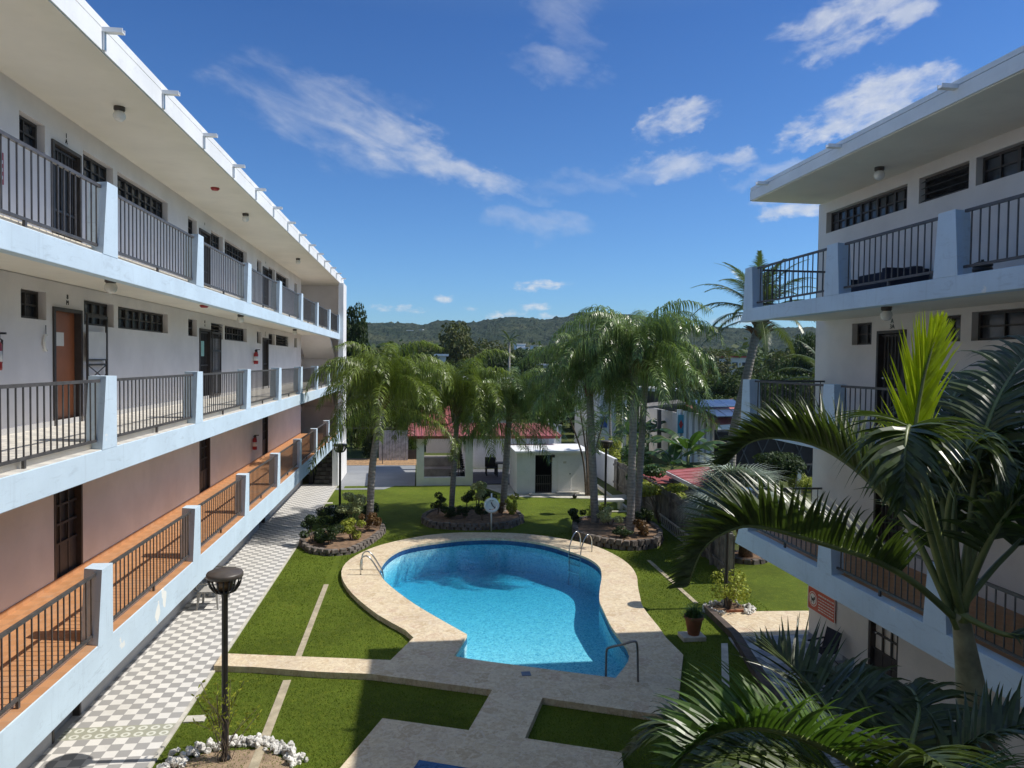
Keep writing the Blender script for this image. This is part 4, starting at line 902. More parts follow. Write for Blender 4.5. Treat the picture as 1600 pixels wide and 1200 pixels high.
for sx in (-1, 1):
    m = MB(); m.bar((sx*.3, -.28, 0), (sx*.27, .25, .5), .022); m.bar((sx*.3, .3, 0), (sx*.27, -.24, .58), .022); m.bar((sx*.27, .2, .3), (sx*.28, .38, .93), .022); m.build('leg', M['black'], CH)
    m = MB(); m.hexa([(sx*.28-.03, -.28, .56), (sx*.28+.03, -.28, .56), (sx*.28+.03, .28, .6), (sx*.28-.03, .28, .6), (sx*.28-.03, -.28, .59), (sx*.28+.03, -.28, .59), (sx*.28+.03, .28, .63), (sx*.28-.03, .28, .63)]); m.build('armrest', M['navy'], CH)
# sofa and small stand on the top right gallery
SF = thing('outdoor_sofa', 'dark wicker sofa standing on the top gallery of the right building', 'sofa', (8.5, 12.65, 7.5)); SF.scale = (1, 1.1, .82)
m = MB(); m.box(-.38, .4, -.75, .75, .06, .36); m.build('seat', M['navy'], SF, bevel=.03)
m = MB(); m.box(.22, .42, -.75, .75, .36, .74); m.build('backrest', M['navy'], SF, bevel=.03)
for s in (-1, 1): m = MB(); m.box(-.4, .42, s*.82-.07, s*.82+.07, .0, .66); m.build('armrest', M['navy'], SF, bevel=.02)
BB = thing('barbecue_grill', 'small black grill on legs on the top right gallery by the picture edge', 'grill', (8.3, 9.75, 7.5)); BB.scale = (.7, .7, .62)
m = MB(); m.blob((0, 0, .42), (.2, .2, .12), amp=0, n=16); m.build('bowl', M['black'], BB, True)
m = MB(); m.blob((0, 0, .52), (.2, .2, .1), amp=0, n=16); m.tube([(0, 0, .6), (0, 0, .66)], .03, 8); m.build('lid', M['black'], BB, True)
for k in range(3): a = 2*pi*k/3; m = MB(); m.tube([(.12*cos(a), .12*sin(a), .38), (.22*cos(a), .22*sin(a), 0)], .012, 6); m.build('leg', M['steel'], BB)

# ------------------------------------------------------------------ stone planters, stones and shrubs
def planter(name, label, outline, h, seed, courses=2, bl=.26, bw=.2):
    rng = random.Random(seed); c = Vector((sum(p[0] for p in outline)/len(outline), sum(p[1] for p in outline)/len(outline), 0))
    t = thing(name, label, 'planter', c, group='stone ring planters on the lawn')
    lp = smooth_loop(outline, 14); n = len(lp); ring = MB()
    seg = [(Vector(lp[(k+1) % n])-Vector(lp[k])).length for k in range(n)]; tot = sum(seg); cnt = int(tot/bl)
    def pt(s):
        s = s % tot
        for k in range(n):
            if s <= seg[k]: return Vector(lp[k]).lerp(Vector(lp[(k+1) % n]), s/seg[k])
            s -= seg[k]
        return Vector(lp[0])
    for co in range(courses):
        z0 = h*co/courses
        for k in range(cnt):
            s = (k+.5*(co % 2))*tot/cnt; a, b = pt(s+.02), pt(s+tot/cnt-.02); tt = (b-a).normalized(); nn = Vector((tt.y, -tt.x))
            w0 = bw*rng.uniform(.42, .58); w1 = bw*rng.uniform(.42, .58); zz = z0+h/courses*rng.uniform(.86, 1.0); j = rng.uniform(-.02, .02)
            q = [a-nn*w0, a+nn*(w1+j), b+nn*(w1-j), b-nn*w0]; q2 = [a-nn*w0*.9+tt*.015, a+nn*w1*.85+tt*.015, b+nn*w1*.85-tt*.015, b-nn*w0*.9-tt*.015]
            ring.hexa([(p.x-c.x, p.y-c.y, z0-.02) for p in q]+[(p.x-c.x, p.y-c.y, zz) for p in q2])
    ring.build('stone_ring', M['stone'], t, bevel=.012)
    s = MB(); s.prism([(p[0]-c.x, p[1]-c.y) for p in lp], -.01, h*.78); s.build('soil', M['soil'], t); return t
planter('stone_planter', 'stone ring planter with leaning palm beside the checkered path', [(-3.95, 24.9), (-3.5, 23.9), (-2.8, 23.4), (-2.2, 23.6), (-1.7, 24.7), (-1.3, 26.3), (-1.4, 27.2), (-1.9, 27.6), (-2.6, 27.0), (-3.7, 25.9)], .21, 1)
planter('stone_planter', 'stone ring planter with two palms and the life ring in front', [(.2, 28.0), (.5, 27.1), (1.3, 26.75), (2.3, 26.6), (3.4, 26.8), (4.05, 27.7), (4.0, 28.9), (3.2, 29.7), (2.0, 29.3), (1.0, 29.9), (.4, 29.0)], .25, 2)
planter('stone_planter', 'stone ring planter with three palms behind the pool ladder', [(5.75, 25.9), (5.6, 24.8), (6.2, 23.9), (7.1, 23.25), (8.0, 23.5), (8.6, 24.6), (8.75, 26.2), (8.2, 27.0), (7.2, 26.8), (6.6, 27.3), (6.0, 26.8)], .34, 3)
planter('stone_planter', 'small low stone ring at the foot of the silver fan palm', [(10.0, 21.55), (10.4, 21.3), (10.9, 21.4), (11.2, 21.8), (10.9, 22.3), (10.3, 22.4), (9.95, 22.0)], .16, 4, 1)
def ring_stones(cx, cy, rx, ry, n, a0, a1, seed, label, group):
    rng = random.Random(seed); var = []
    for k in range(6):
        m = MB(); m.blob((0, 0, 0), (1, .85, .72), seed+k, .38, 9, 6); var.append(m.mesh('white_stone', M['pebble'], False))
    for k in range(n):
        a = radians(rng.uniform(a0, a1)); q = rng.gauss(1, .065); sc = rng.uniform(.036, .07)
        o = inst(var[k % 6], 'white_stone', None, (cx+rx*q*cos(a), cy+ry*q*sin(a), sc*.6+(0.07 if rng.random() < .3 else 0)), (rng.uniform(0, 6), rng.uniform(0, 6), rng.uniform(0, 6)), sc); tag(o, label, 'stone', group)
ring_stones(-2.85, 11.15, .98, .82, 200, 5, 190, 1, 'rough white stone heaped in the ring around the near left lamp post', 'white stones round the near lamp post')
ring_stones(7.88, 17.3, .62, .42, 90, -60, 240, 9, 'rough white stone in the ring around the right terrace lamp post', 'white stones round the right lamp post')
m = MB(); m.prism([(-3.8, 10.2), (-1.9, 10.2), (-1.95, 11.3), (-2.4, 11.8), (-3.3, 11.8), (-3.75, 11.4)], -.01, .012); struct(m.build('bare_soil', plain('pale_soil', (.30, .215, .14), .95, .3, 4, bmp=.5)))
m = MB(); m.prism([(7.45, 17.15), (8.3, 17.1), (8.45, 17.6), (8.1, 17.95), (7.6, 17.9)], -.01, .03); struct(m.build('bare_soil', M['soil']))
m = MB(); m.box(7.75, 8.3, 17.08, 17.14, 0, .09); o = m.build('brick_edging', M['terracotta']); tag(o, 'short red brick edging by the white stones on the right terrace', 'edging')
B = make_bush
GL = 'shrubs in the left stone planter'; GC = 'shrubs in the middle stone planter'; GR = 'low plants in the right stone planter'
B('shrub', 'yellow-green round shrub at the front of the left stone planter', M['bush_y'], (-2.25, 24.75, .2), .36, .62, 900, .07, 11, GL)
B('shrub', 'dark shrub nearest the checkered path in the left stone planter', M['bush'], (-3.5, 24.6, .2), .42, .85, 1100, .075, 12, GL)
B('shrub', 'dark low shrub at the front middle of the left stone planter', M['bush'], (-2.9, 24.2, .2), .38, .6, 900, .07, 13, GL)
B('shrub', 'tall pale variegated shrub standing in front of the far left lamp post', M['bush_v'], (-2.5, 27.3, .1), .5, 1.25, 1200, .085, 14, GL, 4, .85)
B('hedge', 'clipped dark flat-topped hedge behind the left stone planter', M['bush'], (-3.35, 27.6, 0), .55, .75, 1700, .06, 15, GL)
B('hedge', 'small clipped dark hedge right of the pale variegated shrub', M['bush'], (-1.9, 28.0, 0), .42, .75, 1000, .06, 16, GL)
B('shrub', 'russet shrub at the foot of the leaning palm', M['bush_r'], (-1.75, 26.0, .2), .34, .6, 800, .065, 17, GL)
B('shrub', 'dark bonsai-shaped shrub at the left end of the middle planter', M['bush'], (.75, 28.6, .25), .34, .75, 800, .06, 21, GC, 3, .5)
B('shrub', 'low dark shrub left of the first palm in the middle planter', M['bush'], (1.05, 27.9, .25), .38, .45, 900, .06, 22, GC)
B('shrub', 'dark round shrub in front of the first palm in the middle planter', M['bush'], (1.75, 27.7, .25), .32, .5, 800, .06, 23, GC)
B('shrub', 'dark ball shrub on a stem between the two planter palms', M['bush'], (1.95, 28.9, .25), .32, .8, 800, .06, 24, GC, 3, .58)
B('shrub', 'dark ball shrub on a stem at the front of the middle planter', M['bush'], (2.45, 27.2, .25), .3, .62, 800, .055, 25, GC, 3, .42)
B('shrub', 'pale yellow variegated shrub left of the life ring', M['bush_v'], (2.4, 28.8, .25), .36, 1.15, 900, .08, 26, GC, 3, .85)
B('shrub', 'dark shrub directly behind the life ring', M['bush'], (2.75, 28.6, .25), .34, .75, 800, .06, 27, GC, 3, .5)
B('shrub', 'yellow-red croton at the right end of the middle planter', M['bush_y'], (3.75, 28.4, .25), .3, .7, 600, .07, 28, GC)
B('shrub', 'low russet plant right of the second palm in the middle planter', M['bush_r'], (3.3, 28.1, .25), .3, .4, 500, .06, 29, GC)
B('shrub', 'orange-red croton at the front of the right planter', M['bush_r'], (7.75, 24.2, .3), .36, .5, 800, .07, 31, GR)
B('shrub', 'low dark plant at the front left of the right planter', M['bush'], (6.95, 24.0, .3), .4, .35, 800, .06, 32, GR)
B('shrub', 'pale spiky plant in the middle of the right planter', M['bush_v'], (7.1, 25.9, .3), .4, .6, 700, .085, 33, GR)
B('shrub', 'dark plant at the left end of the right planter', M['bush'], (5.95, 26.3, .3), .34, .5, 700, .065, 34, GR)
B('shrub', 'dark plant at the back right end of the right planter', M['bush'], (8.4, 26.0, .3), .34, .5, 700, .065, 35, GR)
B('shrub', 'yellow-green plant beside the single palm of the right planter', M['bush_y'], (6.95, 27.2, .1), .32, .7, 600, .07, 36, GR)
B('shrub', 'airy yellow-leaved bush round the right terrace lamp post', M['bush_y'], (7.92, 17.4, .05), .55, 1.0, 650, .07, 41, None, 9, .62)
def wiry(label, loc, mat, n, seed, h):
    rng = random.Random(seed); t = thing('shrub', label, 'shrub', loc); s = MB(); f = MB()
    for k in range(n):
        a = rng.uniform(0, 2*pi); r = rng.uniform(.15, .55); top = Vector((r*cos(a), r*sin(a), h*rng.uniform(.4, 1)))
        pts = spline([(rng.gauss(0, .05), rng.gauss(0, .05), 0), (top.x*.3+rng.gauss(0, .06), top.y*.3+rng.gauss(0, .06), top.z*.55), top], 8); s.tube(pts, .005, 4)
        for q in pts[5:]:
            for _ in range(3):
                d = Vector((rng.gauss(0, 1), rng.gauss(0, 1), rng.gauss(.3, 1))).normalized(); leaflet(f, q+d*.02, d, orth(d), .07, .022, 2, 2)
    s.build('stem', M['trunk'], t); f.build('foliage', mat, t); return t
wiry('wiry yellow-flowered weed twining round the near left lamp post', (-2.98, 11.5, .02), M['bush_y'], 26, 4, 1.35)

# ------------------------------------------------------------------ palms of the court
QM = frond_meshes('frond', [M['queen'], M['petiole']], 4.1, (88, 80, 70, 58, 42, 20, -12), (2.35, 2.6, 2.75, 2.75, 2.5, 1.9, 1.0), 62, 1.45, .0185, 4.4, 3, segs=6, lift=.1, plume=.6, s0=.16, r0=.015, a0=6, a1=32)
QM2 = frond_meshes('frond', [M['queen2'], M['petiole']], 4.1, (88, 80, 70, 58, 42, 20, -12), (2.35, 2.6, 2.75, 2.75, 2.5, 1.9, 1.0), 62, 1.5, .0185, 4.6, 13, segs=6, lift=.1, plume=.6, s0=.16, r0=.015, a0=6, a1=32)
def queen_palm(label, base, top, r, meshes, seed, sc=1.0, counts=(4, 6, 7, 7, 6, 5, 4), bend=.0, cat='palm tree', group='tall queen palms round the pool'):
    rng = random.Random(seed); base = Vector(base); top = Vector(top); t = thing('palm_tree', label, cat, base, group=group)
    d = top-base; mid = d*.5+Vector((bend, 0, 0)); line = spline([(0, 0, -.1), d*.04, mid, d*.95, d], 22)
    rr = [r*(1.35-.35*min(1, i/3)) if i < 3 else r*(1-.22*i/22) for i in range(23)]
    m = MB(); m.tube(line, rr, 14); m.build('trunk', M['bark'], t, True)
    m = MB(); m.tube([d*.93, d*.98, d+Vector((0, 0, .28)), d+Vector((0, 0, .6))], [r*.85, r*1.25, r*1.0, r*.3], 12)
    for k in range(14):
        a = rng.uniform(0, 2*pi); z = rng.uniform(-.25, .2)
        m.tube([d+Vector((cos(a)*r*.7, sin(a)*r*.7, z)), d+Vector((cos(a)*r*1.9, sin(a)*r*1.9, z+.22)), d+Vector((cos(a)*r*2.6, sin(a)*r*2.6, z+.5))], [.05, .035, .012], 5)
    m.build('crownshaft', M['fibre'], t, True)
    a = rng.uniform(0, 6)
    for c, n in enumerate(counts):
        for k in range(n):
            a += 2.39996; s = sc*rng.uniform(.86, 1.1)
            inst(meshes[c], 'frond', t, d+Vector((cos(a)*.06, sin(a)*.06, .25-.07*c)), (rng.uniform(-.12, .12), rng.uniform(-.12, .12), a+rng.uniform(-.25, .25)), (s, s*(1 if k % 2 else -1), s))
    return t
queen_palm('leaning queen palm by the left stone planter next to the checkered path', (-1.84, 27.23, 0), (-1.37, 27.23, 4.8), .15, QM, 1, .84, bend=-.12)
queen_palm('short queen palm on the left side of the middle stone planter', (1.32, 29.2, .1), (1.54, 29.26, 4.35), .125, QM, 2, .88)
queen_palm('queen palm on the right side of the middle stone planter, nearest the shed', (3.42, 29.0, .1), (3.66, 29.11, 4.15), .15, QM2, 3, .78)
queen_palm('single queen palm on the left end of the right stone planter', (6.65, 26.4, .2), (6.38, 26.58, 5.4), .16, QM2, 4, .86, (3, 5, 6, 6, 5, 4, 3))
queen_palm('tall queen palm at the front of the right stone planter', (7.57, 24.9, .2), (7.72, 25.2, 6.25), .16, QM2, 5, .9, (3, 5, 5, 6, 5, 4, 3))
queen_palm('tall queen palm just behind its twin in the right stone planter', (8.2, 26.15, .2), (8.45, 26.15, 6.2), .14, QM2, 6, .84, (3, 4, 5, 5, 4, 3, 3))
# clump of thin-stemmed palms at the corner of the shed
CP = thing('cane_palm', 'clump of thin-stemmed cane palms at the right corner of the white shed', 'palm tree', (8.0, 33.0, 0))
rng = random.Random(8)
CM = frond_meshes('frond', [M['foreG'], M['petiole']], 1.3, (70, 40, 5), (1.6, 1.6, 1.2), 34, .38, .012, 2.2, 31, segs=3)
for k, (dx, h) in enumerate(((-.95, 3.6), (-.45, 3.9), (-.15, 3.2), (.75, 3.7), (.35, 2.9))):
    m = MB(); ln = spline([(0.08*k-.15, 0, 0), (dx*.35, .05*k, h*.5), (dx, .1*k, h)], 10); m.tube(ln, [.055-.002*i for i in range(11)], 7); m.build('stem', M['trunk'], CP, True)
    for j in range(6): inst(CM[j % 3], 'frond', CP, Vector((dx, .1*k, h)), (0, 0, j*1.05+k), rng.uniform(.8, 1.1))
# coconut palm past the right building
KM = frond_meshes('frond', [M['coco'], M['petiole']], 3.0, (78, 58, 38, 15, -10), (1.2, 1.5, 1.6, 1.4, 1.0), 62, .62, .018, 1.5, 41, segs=4, lift=.05, s0=.2, r0=.025, a0=25, a1=62)
def coconut(label, base, top, seed, sc, counts, r=.16, bend=.4):
    rng = random.Random(seed); base = Vector(base); d = Vector(top)-base; t = thing('coconut_palm', label, 'palm tree', base)
    m = MB(); ln = spline([(0, 0, -.1), d*.3+Vector((-bend*.6, 0, 0)), d*.65+Vector((-bend, 0, 0))*.3, d], 20); m.tube(ln, [r*(1.3-.4*i/20) for i in range(21)], 12); m.build('trunk', M['bark'], t, True)
    m = MB()
    for k in range(26):
        a = rng.uniform(0, 6.28); z = rng.uniform(-.75, .1); m.tube([d+Vector((cos(a)*r*.8, sin(a)*r*.8, z)), d+Vector((cos(a)*r*2.2, sin(a)*r*2.2, z+.22)), d+Vector((cos(a)*r*3.6, sin(a)*r*3.6, z+.3))], [.07, .05, .015], 5)
    m.build('crownshaft', M['fibre'], t, True); a = 0
    for c, n in enumerate(counts):
        for k in range(n):
            a += 2.4; s = sc*rng.uniform(.85, 1.1); inst(KM[c], 'frond', t, d+Vector((0, 0, .1)), (0, 0, a), s)
    return t
coconut('coconut palm with a curved trunk beyond the end of the right building', at(1140, 770, 26), at(1186, 500, 26), 5, .95, (7, 8, 7, 5, 3))
coconut('smaller palm half hidden behind the wall corner of the right building', at(1290, 760, 24), at(1292, 600, 24), 6, .8, (3, 4, 4, 3, 1), .13, .1)
# silver fan palm
def fan_leaf(R, n, seed, mat, spread=150):
    rng = random.Random(seed); m = MB()
    for k in range(n):
        a = radians(-spread+2*spread*k/(n-1)); L = R*(1-.22*abs(k/(n-1)-.5)*2)*rng.uniform(.93, 1.05)
        d = Vector((cos(a), sin(a), .12*cos(k*pi))); leaflet(m, Vector((0, 0, 0)), d+Vector((0, 0, .15)), Vector((-sin(a), cos(a), 0)), L, .035, .55, 5, .25)
    return m.mesh('fan_leaf', [mat, M['petiole']], True)
FP = thing('fan_palm', 'silvery fan palm with a stout brown trunk beside the wooden fence', 'palm tree', (10.5, 21.85, 0))
m = MB(); m.tube([(0, 0, 0), (0, 0, .6), (-.45, 0, 1.75)], [.24, .2, .16], 12); m.build('trunk', M['fibre'], FP, True)
rng = random.Random(12)
FM = [fan_leaf(1.3, 56, s, M['silver']) for s in (1, 2)]
for k in range(22):
    a = k*2.4; e = radians(rng.choice((75, 55, 40, 25, 10, 62))); L = rng.uniform(.9, 1.25); b = Vector((-.45, 0, 1.7)); tip = b+Vector((cos(a)*cos(e), sin(a)*cos(e), sin(e)))*L
    m = MB(); m.tube(spline([b, b.lerp(tip, .5)+Vector((0, 0, .08)), tip], 6), .018, 6); m.build('petiole', M['petiole'], FP, True)
    inst(FM[k % 2], 'fan_leaf', FP, tip, (0, -e*.8+.45, a), rng.uniform(.8, 1.05))

# ------------------------------------------------------------------ foreground palms close to the camera
def fore_palm(label, base, crown, r, fr, seed, shaft_h):
    base = Vector(base); crown = Vector(crown); t = thing('palm_tree', label, 'palm tree', base); d = crown-base
    rng = random.Random(seed)
    m = MB(); m.tube(spline([(0, 0, 0), d*.5, d*(1-shaft_h/d.length)], 12), r*.8, 14); m.build('trunk', M['bark'], t, True)
    a = d*(1-shaft_h/d.length); m = MB()
    m.tube(spline([a, a.lerp(d, .12), a.lerp(d, .3), a.lerp(d, .6), a.lerp(d, .85), d], 16), [r*k for k in (.85, 1.0, 1.18, 1.27, 1.28, 1.24, 1.16, 1.07, .98, .9, .82, .76, .7, .66, .62, .58, .52)], 18); m.build('crownshaft', M['shaft'], t, True)
    for k, (mat, pts, L, n, g, o) in enumerate(fr):
        P3 = [at(*p)-base for p in pts]; P3[0] = d+Vector((rng.gauss(0, .02), rng.gauss(0, .02), rng.uniform(-.12, .02)))
        mb = MB(); kw = dict(segs=6, fold=.3, s0=.22, r0=.026, lift=.28, a0=28, a1=62, plume=.16); kw.update(o)
        frond(mb, P3, n, L, kw.pop('w', .025), g, random.Random(seed*31+k), **kw)
        mb.build('frond', [M[mat], M['petiole']], t, True)
    return t
fr1 = [
 ('fore', [(1490, 955, 4.2), (1431, 912, 4.05), (1365, 875, 3.95), (1278, 847, 3.85), (1194, 824, 3.8), (1147, 826, 3.8), (1100, 856, 3.85), (1076, 912, 3.9)], .52, 84, 1.0, dict(s0=.20, lift=.95, w=.02, plume=.1, a0=40, a1=58)),
 ('fore', [(1485, 930, 4.25), (1430, 838, 4.4), (1375, 770, 4.6), (1330, 728, 4.75), (1275, 696, 4.9), (1215, 684, 5.0), (1170, 692, 5.1), (1135, 724, 5.15)], .60, 80, 1.2, dict(w=.022, lift=.95, plume=.1, a0=40, a1=58)),
 ('fore', [(1488, 930, 4.2), (1456, 800, 3.95), (1436, 700, 3.7), (1420, 666, 3.45), (1413, 712, 3.3), (1412, 780, 3.25)], .5, 36, 2.0, dict(s0=.40, w=.027)),
 ('spear', [(1488, 930, 4.2), (1445, 800, 4.25), (1428, 700, 4.3), (1440, 605, 4.33), (1456, 545, 4.36), (1468, 510, 4.4)], .52, 62, .06, dict(s0=.28, up=Vector((.1, -1, .1)), lift=.0, plume=.05, a0=56, a1=86, ragged=.08, w=.022)),
 ('fore', [(1495, 930, 4.2), (1520, 780, 4.3), (1545, 660, 4.4), (1590, 575, 4.6), (1640, 540, 4.9), (1700, 590, 5.2)], .62, 54, 2.0, dict(lift=.4)),
 ('fore', [(1500, 930, 4.2), (1560, 820, 4.0), (1640, 740, 3.9), (1740, 720, 3.8)], .6, 48, 1.5, dict(lift=.5)),
 ('fore', [(1500, 935, 4.2), (1520, 800, 4.6), (1545, 710, 5.0), (1590, 660, 5.4), (1660, 660, 5.8)], .62, 48, 2.0, dict(lift=.4)),
 ('fore', [(1495, 930, 4.2), (1475, 800, 4.5), (1470, 700, 4.8), (1490, 620, 5.1), (1530, 590, 5.4), (1580, 620, 5.7)], .62, 52, 2.3, {}),
 ('fore', [(1505, 945, 4.2), (1570, 870, 4.3), (1650, 810, 4.4), (1740, 850, 4.5)], .5, 36, 2.0, dict(s0=.4)),
 ('fore', [(1500, 965, 4.2), (1560, 988, 4.0), (1640, 1004, 3.8), (1700, 1050, 3.7)], .4, 26, 1.5, dict(s0=.4)),
 ('fore', [(1492, 930, 4.2), (1490, 800, 4.4), (1505, 700, 4.7), (1535, 640, 4.9), (1590, 620, 5.1), (1650, 670, 5.2)], .62, 50, 2.4, {}),
 ('foreG', [(1500, 940, 4.2), (1540, 850, 4.1), (1590, 770, 4.1), (1650, 720, 4.2)], .42, 34, 1.7, dict(s0=.4)),
 ('fore', [(1492, 935, 4.2), (1480, 830, 4.3), (1495, 740, 4.25), (1525, 700, 4.2), (1552, 715, 4.1), (1570, 770, 4.0)], .52, 40, 2.4, dict(s0=.35)),
 ('fore', [(1498, 935, 4.2), (1530, 840, 4.4), (1575, 730, 4.7), (1630, 700, 5.0), (1700, 730, 5.2)], .6, 44, 2.0, {}),
 ('fore', [(1490, 935, 4.2), (1462, 850, 4.5), (1445, 770, 4.8), (1450, 700, 5.1), (1480, 660, 5.3)], .5, 40, 1.6, dict(lift=.5))]
fore_palm('tall foreground palm with an olive crownshaft and one glowing new leaf', at(1640, 1330, 4.15)*1+Vector((.25, 0, -3.4)), at(1500, 955, 4.2), .09, fr1, 3, .95)
fr2 = [
 ('foreG', [(1400, 1260, 3.7), (1345, 1205, 3.5), (1270, 1160, 3.35), (1190, 1138, 3.2), (1120, 1146, 3.15), (1070, 1180, 3.1), (1040, 1240, 3.1)], .46, 56, 1.3, dict(s0=.10, w=.027, lift=.9, a0=34, a1=58)),
 ('fore', [(1400, 1260, 3.7), (1320, 1140, 3.9), (1272, 1080, 4.2), (1228, 1035, 4.4), (1188, 1012, 4.6)], .56, 26, .5, dict(lift=.5, s0=.3, w=.02)),
 ('fore', [(1400, 1260, 3.7), (1375, 1160, 3.9), (1352, 1100, 4.1), (1326, 1062, 4.3), (1292, 1056, 4.5), (1255, 1085, 4.7)], .5, 40, 2.0, {}),
 ('fore', [(1400, 1260, 3.7), (1425, 1165, 3.8), (1436, 1105, 4.0), (1416, 1074, 4.3), (1376, 1096, 4.6)], .52, 42, 2.2, {}),
 ('fore', [(1400, 1260, 3.7), (1480, 1190, 3.6), (1550, 1150, 3.5), (1640, 1145, 3.4), (1700, 1180, 3.4)], .44, 42, 1.5, dict(lift=.5)),
 ('fore', [(1400, 1260, 3.7), (1330, 1225, 3.3), (1240, 1205, 3.0), (1150, 1235, 2.8), (1090, 1300, 2.7)], .42, 40, 2.0, {}),
 ('fore', [(1400, 1260, 3.7), (1260, 1205, 4.0), (1140, 1160, 4.2), (1050, 1130, 4.4), (985, 1175, 4.5)], .5, 44, 2.0, {}),
 ('fore', [(1400, 1260, 3.7), (1460, 1195, 4.0), (1500, 1160, 4.3), (1560, 1150, 4.6)], .5, 34, 2.0, {}),
 ('fore', [(1400, 1260, 3.7), (1400, 1200, 3.3), (1440, 1180, 2.9), (1500, 1220, 2.6)], .44, 34, 2.0, {}),
 ('fore', [(1400, 1260, 3.7), (1300, 1215, 3.8), (1200, 1185, 3.8), (1110, 1195, 3.8), (1050, 1245, 3.8)], .5, 44, 2.0, {}),
 ('foreG', [(1400, 1260, 3.7), (1450, 1225, 3.4), (1530, 1205, 3.1), (1620, 1235, 2.9)], .42, 36, 2.0, {})]
fore_palm('lower foreground palm whose arching fronds fill the bottom right corner', at(1400, 1300, 3.7)+Vector((.05, .1, -3.4)), at(1400, 1262, 3.7), .09, fr2, 7, .8)

# ------------------------------------------------------------------ shed, pavilion and things in them
SH = thing('garden_shed', 'small white flat-roofed shed with a white door and a dark doorway', 'shed', (6.3, 35.0, 0))
m = MB(); YF = 33.62
for a, b in ((4.62, 5.5), (6.32, 8.1)): m.box(a, b, YF, YF+.16, 0, 1.98)
m.box(5.5, 6.32, YF, YF+.16, 1.88, 1.98); m.box(4.62, 4.78, YF+.16, 36.4, 0, 1.98); m.box(7.94, 8.1, YF+.16, 36.4, 0, 1.98); m.box(4.78, 7.94, 36.24, 36.4, 0, 1.98); m.build('wall', M['white'], SH, world=True)
m = MB(); m.box(4.5, 8.22, YF-.15, 36.5, 1.982, 2.09); m.build('roof', M['white_roof'], SH, world=True, bevel=.01)
m = MB(); m.box(6.6, 7.24, YF-.035, YF-.002, .1, 1.87); D = m.build('door', M['white'], SH, world=True)
m = MB(); m.box(6.85, 7.0, YF-.04, YF-.036, 1.48, 1.58); m.build('notice', M['conc_light'], D, world=True); m = MB(); m.blob((7.18, YF-.06, .98), .03, n=8, m=5); m.build('handle', M['black'], D, world=True)
m = MB()
for k in range(9): m.box(5.53+.095*k-.01, 5.53+.095*k+.01, YF+.02, YF+.04, .05, .92)
for z in (.1, .5, .9): m.box(5.5, 6.32, YF+.015, YF+.045, z-.015, z+.015)
m.build('gate', M['rail'], SH, world=True)
m = MB(); m.box(4.9, 7.8, 36.1, 36.2, .02, 1.9); m.box(4.8, 7.9, YF+.2, 36.1, .0, .03); m.build('painted_shade', M['dark'], SH, world=True)  # near-black rear and floor sheets paint the shade inside the doorway
m = MB(); m.box(5.2, 7.9, 33.1, YF, -.01, .07); m.box(6.5, 7.6, 33.3, YF-.05, .07, .13); m.build('step', M['conc_light'], SH, world=True)
m = MB(); m.box(6.3, 6.42, YF-.14, YF-.002, 1.78, 1.9); m.build('floodlight', M['black'], SH, world=True)
M['redmetal'] = None
def redmetal():
    m, N, b = newmat('red_ribbed_metal'); p = P(N)
    n = N.noise(p, 2.2, 6, .65); c = N.mix(N.rng(n, .3, .7), (.31, .075, .06, 1), (.43, .125, .105, 1)); c = N.mix(N.math('MULTIPLY', N.rng(N.noise(p, 1.1, 5, .6), .56, .72), .6), c, (.62, .34, .28, 1))
    N.put(b.inputs['Base Color'], c); b.inputs['Roughness'].default_value = .5; return m
M['redmetal'] = redmetal()
def ribbed(mb, a, b, c, d, n, rib=.04, th=.04):
    """metal sheet a-b (eave) to d-c (top) with n standing seams from eave to top"""
    a, b, c, d = (Vector(v) for v in (a, b, c, d)); up = (b-a).cross(d-a).normalized(); up = up if up.z > 0 else -up
    mb.hexa([a, b, c, d, a+up*th, b+up*th, c+up*th, d+up*th])
    for k in range(n+1):
        t = k/n; p, q = a.lerp(b, t)+up*(th+rib*.5), d.lerp(c, t)+up*(th+rib*.5); mb.bar(p, q, .05, rib)
PV = thing('pavilion', 'open pavilion with red ribbed metal roof and white columns at the lawn end', 'pavilion', (3, 38.5, 0))
for x in (-.13, 2.34): m = MB(); m.box(x, x+.38, 36.25, 36.6, 0, 2.44); m.build('column', M['white'], PV, world=True)
for x in (-.1, 2.4, 7.6): m = MB(); m.box(x, x+.3, 41.6, 41.9, 0, 2.7); m.build('column', M['white'], PV, world=True)
m = MB(); m.box(.25, 2.34, 36.28, 36.56, 0, .42); m.build('low_wall', M['white'], PV, world=True)
m = MB(); ribbed(m, (-.55, 35.95, 2.5), (7.2, 35.95, 2.5), (7.2, 40.4, 2.78), (-.55, 40.4, 2.78), 22); m.mi = 0; ribbed(m, (.1, 39.4, 2.85), (1.75, 39.4, 2.85), (1.75, 43.0, 3.55), (.1, 43.0, 3.55), 5); m.build('roof', M['redmetal'], PV, world=True)
m = MB(); m.box(-.5, 7.15, 35.9, 35.96, 2.42, 2.56); m.build('gutter', plain('dark_red_gutter', (.18, .03, .025), .5, .2), PV, world=True)
m = MB(); m.box(-.1, 8.4, 36.6, 41.6, .0, .03); m.build('floor', plain('dark_slab', (.12, .125, .14), .7, .15), PV, world=True)
m = MB(); m.box(2.7, 8.4, 41.9, 42.05, 0, 2.6); m.build('rear_wall', M['white'], PV, world=True)
m = MB(); m.box(.4, 2.5, 41.5, 41.7, 1.0, 2.3); m.build('side_panel', M['wall_r'], PV, world=True)
